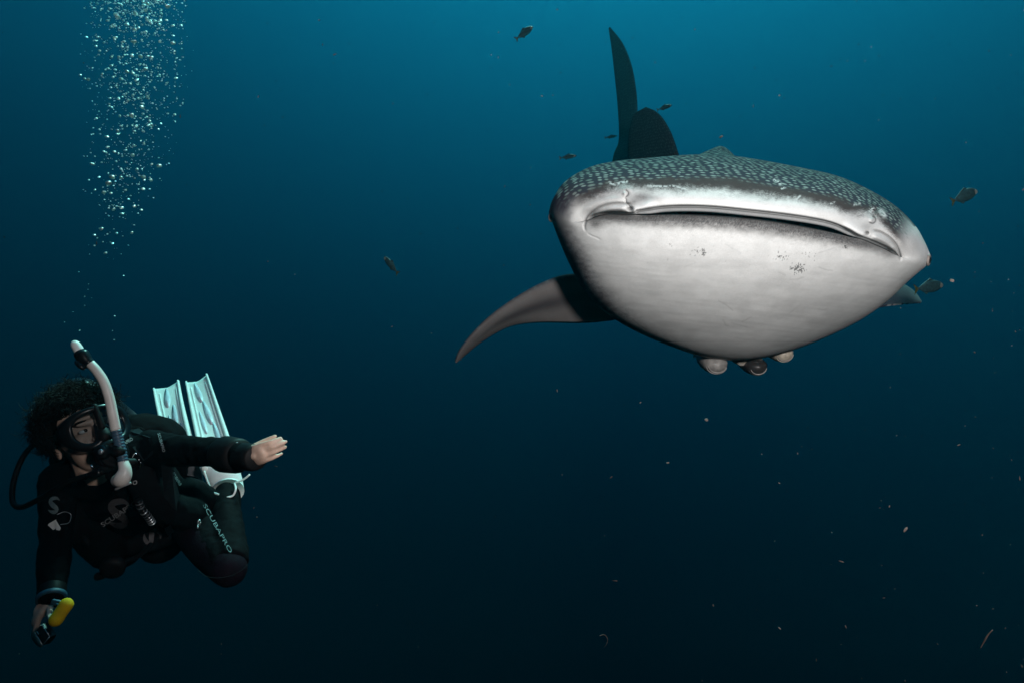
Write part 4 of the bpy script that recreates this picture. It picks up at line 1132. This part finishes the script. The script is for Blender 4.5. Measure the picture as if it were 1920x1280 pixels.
def patch(name, outline, material, root, lift=0.004, thick=0.002):
    front = [on_suit(u, v, lift) for u, v in outline]; n = len(front)
    c = sum(front, Vector()) / n
    dirn = c.normalized()
    back = [p + dirn * thick for p in front]
    V = front + back + [c - dirn * 0.0015]
    Fc = [(i, (i+1) % n, 2*n) for i in range(n)] + [(i, i+n, (i+1) % n + n, (i+1) % n) for i in range(n)] + [tuple(range(2*n - 1, n - 1, -1))]
    return part(name, (V, Fc), material, root, smooth=False)

def s_emblem(name, cx, cy, w, h, rot, material, root):
    """flowing S mark: two opposed comma shapes"""
    outs = []
    spine = smooth_path([(0.38, 0.40), (0.10, 0.50), (-0.30, 0.36), (-0.32, 0.12), (0.0, -0.06), (0.34, -0.22), (0.30, -0.44), (-0.05, -0.50), (-0.34, -0.42)], 26)
    wd = np.interp(np.linspace(0, 1, 26), [0, 0.15, 0.5, 0.85, 1], [0.03, 0.12, 0.17, 0.12, 0.03])
    tg = np.gradient(spine, axis=0); tg /= np.linalg.norm(tg, axis=1)[:, None]
    ca, sa = math.cos(rot), math.sin(rot)
    V = []
    for p, t, ww in zip(spine, tg, wd):
        for sgn in (-1, 1):
            x = (p[0] - t[1] * sgn * ww) * w; y = (p[1] + t[0] * sgn * ww) * h
            V.append(on_suit(cx + x * ca - y * sa, cy - (x * sa + y * ca), 0.002))
    Fc = [(2*i, 2*i+1, 2*i+3, 2*i+2) for i in range(25)]
    return part(name, (V, Fc), material, root, smooth=False)

s_emblem('chest_emblem', 222, 960, 44, 46, -0.2, M['print_dim'], suit)
text_decal('chest_lettering', 'SCUBAPRO', (193, 988), (259, 944), 9.5, M['print_grey'], suit, 0.03)
text_decal('thigh_lettering', 'SCUBAPRO', (380, 946), (430, 1036), 7.2, M['print_teal'], suit, 0.0)
text_decal('collar_lettering', 'SCUBAPRO', (142, 905), (188, 897), 7, M['print_dim'], suit, 0.02, arc=-3.5)
text_decal('strap_lettering', 'SCUBAPRO', (220, 842), (250, 824), 6.5, M['print_grey'], vest, 0.02)
text_decal('sleeve_lettering', 'SCUBAPRO', (295, 812), (305, 847), 5.5, M['print_grey'], suit, 0.02)
text_decal('pocket_lettering', 'SCUBAPRO', (322, 887), (336, 910), 6, M['print_grey'], vest, 0.02)
s_emblem('sleeve_emblem', 101, 946, 21, 27, -0.25, M['print_teal'], suit)
s_emblem('hip_emblem', 286, 1004, 26, 30, -1.2, M['print_dim'], vest)
patch('shoulder_pad', [(236, 806), (262, 803), (285, 822), (290, 850), (272, 862), (250, 840)], M['vest_grey'], vest)
patch('side_panel', [(304, 868), (322, 872), (336, 930), (334, 985), (320, 990), (305, 930)], M['vest_grey'], vest)
patch('reflector_tag', [(318, 976), (328, 989), (317, 1002), (310, 992)], M['tag'], vest, 0.012)
patch('amber_tab', [(302, 968), (308, 972), (303, 984), (295, 980)], M['amber'], vest, 0.010)
part('d_ring', tube_geo(smooth_path([on_suit(u, v, 0.012) for u, v in ((370, 975), (367, 982), (366, 974), (369, 971), (373, 980), (375, 992))], 20), [0.0022] * 20, 8), M['steel'], vest)
for pts in (((249, 857), (253, 850), (257, 853)), ((261, 859), (267, 865), (262, 878)), ((266, 864), (270, 862))):
    part('buckle_wire', tube_geo(smooth_path([on_suit(u, v, 0.012) for u, v in pts], 10), [0.0013] * 10, 8), M['chrome'], vest)
part('sternum_buckle', tube_geo(smooth_path([on_suit(u, v, 0.010) for u, v in ((252, 900), (256, 899), (257, 904), (253, 905), (252, 901))], 14), [0.0014] * 14, 8), M['print_grey'], vest)
# ribbed inflator hose with bright rings
ip = smooth_path([on_suit(u, v, 0.016) for u, v in ((262, 930), (270, 945), (280, 958), (290, 972))], 60)
part('inflator_hose', tube_geo(ip, [0.0095 + 0.0018 * math.sin(i * 1.25) for i in range(60)], 14), M['gloss'], vest)
for i in (6, 14, 26, 32, 38, 44, 50, 56):
    part('hose_ring', tube_geo([ip[i-1], ip[i], ip[i+1]], [0.0100, 0.0116, 0.0100], 14), M['steel'] if i > 24 else M['fin_dark'], vest)
# pull cord with pale handle on the near side
cord = [on_suit(u, v, 0.010, 1.95) for u, v in ((108, 965), (118, 961), (127, 965), (128, 975), (124, 982), (112, 984))]
part('pull_cord', tube_geo(smooth_path(cord, 24), [0.0010] * 24, 6), M['steel'], vest)
hc_ = on_suit(106, 984, 0.012, 1.95)
def plate(c, pts, th=0.004):
    f = [c + Vector((x / F * c.y, 0, -y / F * c.y)) for x, y in pts]; n = len(f)
    b = [p + Vector((0, th, 0)) for p in f]
    return f + b, [tuple(range(n)), tuple(range(2*n - 1, n - 1, -1))] + [(i, i+n, (i+1) % n + n, (i+1) % n) for i in range(n)]
part('pull_handle', merge(plate(hc_, [(0, -9), (2, 6), (-4, 10), (-14, 1), (-12, -2)]), plate(hc_ + Vector((0.002, -0.004, 0)), [(1, -7), (9, 6), (8, 10), (2, 9)])), M['white'], vest, smooth=False)
part('hip_strap', round_tube(P((150, 1000, 2.03), (162, 1012, 2.02), (166, 1018, 2.02), (158, 1016, 2.02)), 0.006, 10, 16), M['rubber'], vest)

# --- wrist gear
wl = lerp(wri_l, elb_l, 0.36)
ax_l = (wri_l - elb_l).normalized()
wc = thing('wrist_computer', wl, '', ''); del wc['label'], wc['category']; attach(wc, diver)
part('band', tube_geo([lerp(wri_l, elb_l, t) for t in (0.18, 0.24, 0.50, 0.56)], [0.040, 0.046, 0.049, 0.045], 24), M['rubber'], wc)
cc = at(431, 838, 1.795)
part('case', disc_loft(cc, Vector((0.1, -0.45, 0.88)).normalized(), ax_l, Vector((0.1, -0.45, 0.88)).normalized().cross(ax_l).normalized(), [(0.030, -0.014), (0.034, -0.006), (0.034, 0.006), (0.029, 0.011), (0.012, 0.012)], 28), M['gloss'], wc)
part('side_button', bevel_box(at(443, 829.5, 1.77), ax_l * 0.008, (0, 0.004, 0), (0, 0, 0.0025), 0.001), M['steel'], wc)
mk_l = [at(426 + 20 * t, 858 + 2.5 * t + s_, 1.748) for t in np.linspace(0, 1, 6) for s_ in (-2, 2)]
part('band_label', bevel_box(at(436, 859, 1.742), ax_l * 0.0155, (0, 0.0025, 0), (0, 0, 0.0028), 0.0006), M['print_grey'], wc)
wr = lerp(wri_r, elb_r, 0.02)
wb = thing('wrist_lanyard', wr, '', ''); del wb['label'], wb['category']; attach(wb, diver)
part('band', tube_geo([lerp(wri_r, elb_r, t) for t in (-0.09, -0.08, -0.03, -0.02)], [0.033, 0.0355, 0.0355, 0.033], 20), M['blue_band'], wb)
part('buckle', bevel_box(at(107, 1129, 1.765), (0.012, 0.003, -0.004), (0, 0.004, 0), (0.003, 0, 0.007), 0.002), M['blue_band'], wb)

# --- swim fins
def swim_fin(name_root, bl, br, tl, tr, foot, ankle, flip=1):
    """bl..tr: blade corners in space; foot = toe end of the pocket"""
    f = thing('swim_fin', Vector(foot), '', ''); del f['label'], f['category']; attach(f, diver)
    bl, br, tl, tr = map(Vector, (bl, br, tl, tr))
    nrm = (br - bl).cross(tl - bl).normalized()
    if nrm.y > 0: nrm = -nrm
    def bp_(s_, t, h=0.0):
        q = (bl * (1-s_) + br * s_) * (1-t) + (tl * (1-s_) + tr * s_) * t
        scoop = 0.003 * (abs(2*s_ - 1) ** 2) + 0.010 * math.sin(math.pi * t)
        return q + nrm * (h + scoop)
    n, m = 14, 26
    V = []; Fc = []
    for side in (0, 1):
        for i in range(m):
            for j in range(n):
                t = i / (m - 1); s_ = j / (n - 1)
                tip = 0.05 * math.cos((s_ - 0.5) * math.pi * 2) * max(0, (t - 0.8) / 0.2)
                V.append(bp_(s_, min(1.0, t - (0.04 * (1 - abs(2*s_ - 1)) * max(0, (t - 0.8) / 0.2))), 0.0 if side else -0.004))
    for side in (0, 1):
        o = side * n * m
        for i in range(m - 1):
            for j in range(n - 1):
                q = (o+i*n+j, o+i*n+j+1, o+(i+1)*n+j+1, o+(i+1)*n+j); Fc.append(q if side else q[::-1])
    def wall(idx):
        for a, b in zip(idx[:-1], idx[1:]): Fc.append((a, b, b + n*m, a + n*m))
    wall([j for j in range(n)]); wall([i*n + n - 1 for i in range(m)]); wall([(m-1)*n + j for j in range(n - 1, -1, -1)]); wall([i*n for i in range(m - 1, -1, -1)])
    part('blade', (V, Fc), M['fin_white'], f)
    for s_ in (0.0, 1.0):
        pts = [bp_(s_, t, 0.004) for t in np.linspace(-0.03, 0.99, 24)]
        part('side_rail', tube_geo(pts, np.linspace(0.014, 0.007, 24), 10, True, flat=0.7, flat_dir=tuple((br - bl).normalized())), M['fin_white'], f)
    for s_ in (0.16, 0.84):
        pts = [bp_(s_, t, 0.002) for t in np.linspace(0.02, 0.90, 20)]
        part('rib', tube_geo(pts, np.linspace(0.004, 0.0025, 20), 8), M['fin_white'], f)
    for (s0, t0, ln, wd, sl) in ((0.40, 0.80, 0.30, 0.13, -0.30), (0.56, 0.52, 0.30, 0.12, -0.30), (0.70, 0.26, 0.28, 0.10, -0.26), (0.30, 0.42, 0.26, 0.08, -0.22)):
        ring = []
        for k in range(22):
            a = 2 * math.pi * k / 22
            tt = math.sin(a) * ln / 2; ss = math.cos(a) * wd * (1 - 0.3 * math.sin(a))
            ring.append(bp_(s0 + ss + flip * sl * tt, min(0.97, t0 + tt), 0.0014))
        c = sum(ring, Vector()) / 22
        back = [p - nrm * 0.003 for p in ring]
        part('inset_panel', (ring + back + [c + nrm * 0.0005], [(i, (i+1) % 22, 44) for i in range(22)] + [(i, i+22, (i+1) % 22 + 22, (i+1) % 22) for i in range(22)]), M['fin_panel'], f)
    ft = Vector(foot); an = Vector(ankle); bc = (bl + br) / 2
    dv = (bc - an)
    wv = (br - bl).normalized()
    # foot pocket: open shoe shape, white shell with grey inner
    secs = [(0.0, 0.054, 0.050), (0.3, 0.058, 0.048), (0.6, 0.060, 0.036), (0.85, 0.068, 0.026), (1.05, 0.072, 0.014)]
    V = []; Fc = []; seg = 22
    for q, a, b in smooth_path(secs, 18):
        c = an * (1 - q) + bc * q
        for k in range(seg):
            th = 2 * math.pi * k / seg
            V.append(c + wv * math.cos(th) * a + nrm * math.sin(th) * b)
    for i in range(17):
        for k in range(seg):
            k2 = (k+1) % seg; Fc.append((i*seg+k, i*seg+k2, (i+1)*seg+k2, (i+1)*seg+k))
    Fc.append(tuple(range(seg))); Fc.append(tuple(17*seg + k for k in range(seg)))
    return f, (V, Fc), wv, nrm
# near fin (left leg)
fa, pk, wv, fn = swim_fin('a', at(384, 876, 2.50), at(441, 863, 2.52), at(350, 717, 3.26), at(388, 703, 3.24), at(410, 895, 2.5), ank_l + Vector((0.0, 0.02, 0.005)), 1)
part('foot_pocket', pk, M['fin_white'], fa)
part('boot', round_tube([ank_l + Vector((0.004, 0, -0.07)), ank_l + Vector((0.003, 0.005, -0.03)), ank_l + Vector((-0.004, 0.03, 0.0))], [0.046, 0.046, 0.040], 18, 16), M['neoprene'], fa)
part('strap', tube_geo(smooth_path(P((440, 905, 2.42), (442, 916, 2.38), (437, 928, 2.37), (425, 932, 2.36)), 16), [0.0035] * 16, 8), M['fin_white'], fa)
part('strap_tail', tube_geo(smooth_path(P((441, 904, 2.42), (448, 902, 2.41), (458, 897, 2.40), (468, 889, 2.39)), 14), [0.0032] * 14, 8), M['fin_white'], fa)
part('strap', tube_geo(smooth_path(P((383, 882, 2.40), (388, 898, 2.39), (393, 910, 2.38), (400, 922, 2.37), (410, 926, 2.36)), 16), [0.0032] * 16, 8), M['fin_white'], fa)
part('heel_loop', tube_geo(smooth_path(P((391, 914, 2.40), (389, 922, 2.40), (383, 926, 2.40), (377, 927, 2.40)), 10), [0.0030] * 10, 8), M['fin_white'], fa)
# far fin (right leg)
fb, pk2, wv2, fn2 = swim_fin('b', at(328, 868, 2.66), at(368, 854, 2.62), at(291, 729, 3.24), at(336, 714, 3.28), at(352, 890, 2.62), ank_r + Vector((0, 0.02, 0.01)), -1)
part('foot_pocket', pk2, M['fin_dark'], fb)

# ================================================================== things held by the diver
ac_c = at(86, 1187, 1.715)
cam_t = thing('action_camera', ac_c, 'small black action camera with bright metal edge held in the lowered hand', 'camera')
cx_ = (at(106, 1184, 1.715) - at(93, 1200, 1.715)).normalized()           # along the short bright side
cy_ = (at(93, 1200, 1.715) - at(69, 1176, 1.735)).normalized()
cy_ = (cy_ - cx_ * cy_.dot(cx_)).normalized(); cz_ = cx_.cross(cy_).normalized()
if cz_.y > 0: cz_ = -cz_
part('housing', bevel_box(ac_c, cx_ * 0.0145, cy_ * 0.0225, cz_ * 0.010, 0.003), M['gloss'], cam_t)
part('screen', bevel_box(ac_c + cz_ * 0.0102, cx_ * 0.0115, cy_ * 0.019, cz_ * 0.0006, 0.0004), M['screen'], cam_t)
for sx in (-1, 1):
    part('edge_trim', tube_geo([ac_c + cz_ * 0.0105 + cx_ * 0.0138 * sx - cy_ * 0.020, ac_c + cz_ * 0.0105 + cx_ * 0.0138 * sx + cy_ * 0.0215], [0.0008] * 2, 8), M['steel'], cam_t)
part('edge_trim', tube_geo([ac_c + cz_ * 0.0105 + cy_ * 0.0218 - cx_ * 0.013, ac_c + cz_ * 0.0105 + cy_ * 0.0218 + cx_ * 0.013], [0.0012] * 2, 8), M['steel'], cam_t)
part('shutter_bar', bevel_box(ac_c + cz_ * 0.0115 - cx_ * 0.007 - cy_ * 0.012, cx_ * 0.0012, cy_ * 0.005, cz_ * 0.0006, 0.0003), M['steel'], cam_t)

fl_a = at(124, 1133, 1.735); fl_b = at(105, 1161, 1.72)
flo = thing('camera_float', (fl_a + fl_b) / 2, 'bright yellow foam float on a wrist strap beside the lowered hand', 'float')
fp = []
part('foam_body', round_tube([fl_a, lerp(fl_a, fl_b, 0.5), fl_b], [0.0172, 0.0160, 0.0168], 24, 20), M['yellow'], flo)
part('lanyard', tube_geo(smooth_path([at(107, 1131, 1.755), at(113, 1134, 1.75), at(119, 1138, 1.742)], 8), [0.0035] * 8, 8, True, flat=0.4), M['blue_band'], flo)

# ================================================================== BUBBLES
def bubble_mesh(seed, tri=2):
    rg = random.Random(seed)
    bm = bmesh.new(); bmesh.ops.create_icosphere(bm, subdivisions=tri, radius=1.0)
    sq = rg.uniform(0.55, 0.9)
    ph = rg.uniform(0, 6.28)
    for v in bm.verts:
        x, y, z = v.co
        r = 1 + 0.12 * math.sin(2 * math.atan2(y, x) + ph)
        zz = z * sq if z > 0 else z * sq * rg.uniform(0.50, 0.56)
        v.co = (x * r, y * r, zz + 0.10 * x * math.sin(ph))
    me = bpy.data.meshes.new('air_bubble'); bm.to_mesh(me); bm.free()
    me.materials.append(M['bubble'])
    me.polygons.foreach_set('use_smooth', [True] * len(me.polygons))
    return me
bub = []
rg = random.Random(12)
def plume(v):
    return (np.interp(v, [-40, 0, 60, 130, 200, 300, 380, 470], [258, 256, 255, 252, 250, 240, 220, 205]),
            np.interp(v, [-40, 0, 60, 130, 200, 300, 380, 470], [86, 86, 94, 96, 84, 78, 56, 34]))
while len(bub) < 3000:
    v = -40 + 540 * rg.random() ** 2.3
    c, hw = plume(v)
    if rg.random() > min(1.0, max(0.0, (515 - v) / 300.0)): continue
    # the plume rises in pulses: thinner between exhalations
    if rg.random() > 0.62 + 0.38 * math.cos(v / 26.0 + 0.6 * math.sin(v / 9)): 
        if rg.random() > 0.45: continue
    x = rg.gauss(0, 0.52)
    if abs(x) > 1.15: continue
    r = min(0.0070, 0.0015 * math.exp(rg.gauss(0.0, 0.66)))
    bub.append((c + x * hw, v, 2.02 + rg.gauss(0, 0.10), r))
for u, v, r in ((148, 510, .0022), (232, 517, .0022), (166, 533, .0014), (165, 543, .0014), (159, 556, .0012), (172, 559, .0011), (159, 573, .0018), (137, 585, .0014),
                (215, 593, .0032), (149, 620, .0018), (121, 604, .0013), (214, 637, .0024), (211, 620, .0014), (208, 363, .005), (210, 333, .0085), (257, 318, .005),
                (241, 374, .0042), (213, 393, .0055), (198, 475, .0044), (211, 457, .0045), (247, 437, .0045), (172, 308, .006), (227, 317, .004), (193, 352, .003), (235, 357, .004),
                (273, 20, .0055), (300, 78, .005), (215, 75, .004), (324, 49, .005), (331, 110, .004), (208, 165, .004), (272, 143, .004), (268, 214, .004), (297, 243, .004), (202, 276, .005),
                (195, 285, .004), (270, 270, .004), (279, 281, .0035), (248, 138, .004), (205, 195, .003)):
    bub.append((u, v, 1.99 + rg.gauss(0, 0.04), r))
bub.sort(key=lambda b: -b[3])
bms = [bubble_mesh(s) for s in range(8)]
for i, (u, v, Y, r) in enumerate(bub[:300]):
    o = bpy.data.objects.new('air_bubble', bms[i % 8]); C.objects.link(o)
    o.location = at(u, v, Y); o.scale = (r, r, r)
    o.rotation_euler = (rg.gauss(0, 0.30), rg.gauss(0, 0.35), rg.uniform(0, 6.28))
    tag(o, 'silvery air bubble rising in the plume above the diver', 'bubble', 'air bubbles above the diver')
V = []; Fc = []
bm1 = [bubble_mesh(100 + s, 1) for s in range(4)]
lows = [([v.co.copy() for v in m.vertices], [tuple(p.vertices) for p in m.polygons]) for m in bm1]
for i, (u, v, Y, r) in enumerate(bub[300:]):
    vv, ff = lows[i % 4]; base = len(V); c = at(u, v, Y)
    mt_ = Matrix.Rotation(rg.uniform(0, 6.28), 3, 'Z') @ Matrix.Rotation(rg.gauss(0, 0.35), 3, 'X')
    V += [c + (mt_ @ p) * r for p in vv]; Fc += [tuple(k + base for k in q) for q in ff]
fz = mesh_obj('fine_bubbles', V, Fc, M['bubble'])
fz['kind'] = 'stuff'; fz['label'] = 'fine silvery bubbles scattered through the rising plume'; fz['category'] = 'bubbles'

# ================================================================== DRIFTING MATTER
def fleck(c, r, rg, elong):
    bm = bmesh.new(); bmesh.ops.create_icosphere(bm, subdivisions=1, radius=1.0)
    rot = Matrix.Rotation(rg.uniform(0, 6.28), 3, Vector((rg.gauss(0, 1), rg.gauss(0, 1), rg.gauss(0, 1))).normalized())
    vv = []
    for v in bm.verts:
        k = rg.uniform(0.55, 1.2)
        vv.append(c + rot @ Vector((v.co.x * r * k, v.co.y * r * k * 0.7, v.co.z * r * k * elong)))
    ff = [tuple(p.index for p in f.verts) for f in bm.faces]; bm.free()
    return vv, ff
rg = random.Random(41)
geos = []
for i in range(480):
    u = 1920 * (1 - rg.random() ** 1.7); v = 1280 * (1 - rg.random() ** 1.5) if rg.random() < 0.75 else rg.uniform(0, 1280)
    Y = rg.uniform(0.9, 3.2)
    if 1000 < u < 1760 and 250 < v < 700: Y = rg.uniform(0.9, 1.7); 
    if 1000 < u < 1760 and 250 < v < 700 and rg.random() < 0.93: continue
    px = 0.62 * math.exp(rg.gauss(0.0, 0.45))
    geos.append(fleck(at(u, v, Y), px / F * Y, rg, 1.0 if rg.random() < 0.7 else rg.uniform(2, 4)))
sn_o = mesh_obj('marine_snow', *merge(*geos), M['snow'], smooth=False)
sn_o['kind'] = 'stuff'; sn_o['label'] = 'fine brown specks drifting through the dark water'; sn_o['category'] = 'particles'
def strand(pts, Y, r, label):
    path = smooth_path([at(u, v, Y + 0.01 * i) for i, (u, v) in enumerate(pts)], 20)
    o = mesh_obj('drifting_strand', *tube_geo(path, np.interp(np.linspace(0, 1, 20), [0, 0.5, 1], [r * 0.4, r, r * 0.35]), 6), M['snow'])
    tag(o, label, 'debris')
strand([(1124, 1191), (1133, 1189), (1139, 1197), (1137, 1207), (1132, 1213)], 1.4, 0.0009, 'curled hair thin strand drifting in dark water far below the throat')
strand([(1861, 1180), (1852, 1190), (1845, 1202), (1838, 1215)], 1.2, 0.0018, 'straight tan sliver drifting in the deep water farthest from the diver')
def speck(u, v, Y, px, label, el=1.3):
    o = mesh_obj('drifting_fleck', *fleck(at(u, v, Y), px / F * Y, rg, el), M['snow'], smooth=False)
    tag(o, label, 'debris')
speck(1785, 526, 1.5, 4.2, 'rusty fleck drifting beyond the small mottled teal fish')
speck(1352, 257, 2.0, 3.6, 'pale brown fleck floating just above the hump of the shark back')
speck(1325, 786, 1.4, 4.0, 'brown fleck drifting below the grey remoras')
speck(1698, 992, 1.4, 3.0, 'elongated tan fleck drifting deep below the spotted pectoral fin', 1.8)

# ================================================================== THE WATER'S OWN VEIL
hz_v, hz_f = box_geo((0.4, 4.5, 0.6), (9.0, 0, 0), (0, 7.5, 0), (0, 0, 6.0))
haze = mesh_obj('haze', hz_v, hz_f, None, smooth=False)
hm = bpy.data.materials.new('water_veil'); hm.use_nodes = True
hm.node_tree.nodes.clear()
ho = nd(hm, 'ShaderNodeOutputMaterial')
pv = nd(hm, 'ShaderNodeVolumePrincipled')
pv.inputs['Color'].default_value = (0.03, 0.50, 0.72, 1)
pv.inputs['Density'].default_value = 0.007
pv.inputs['Anisotropy'].default_value = 0.75
hm.node_tree.links.new(pv.outputs[0], ho.inputs['Volume'])
haze.data.materials.append(hm)
haze['kind'] = 'stuff'; haze['label'] = 'clear blue sea water that veils distant things'; haze['category'] = 'water'
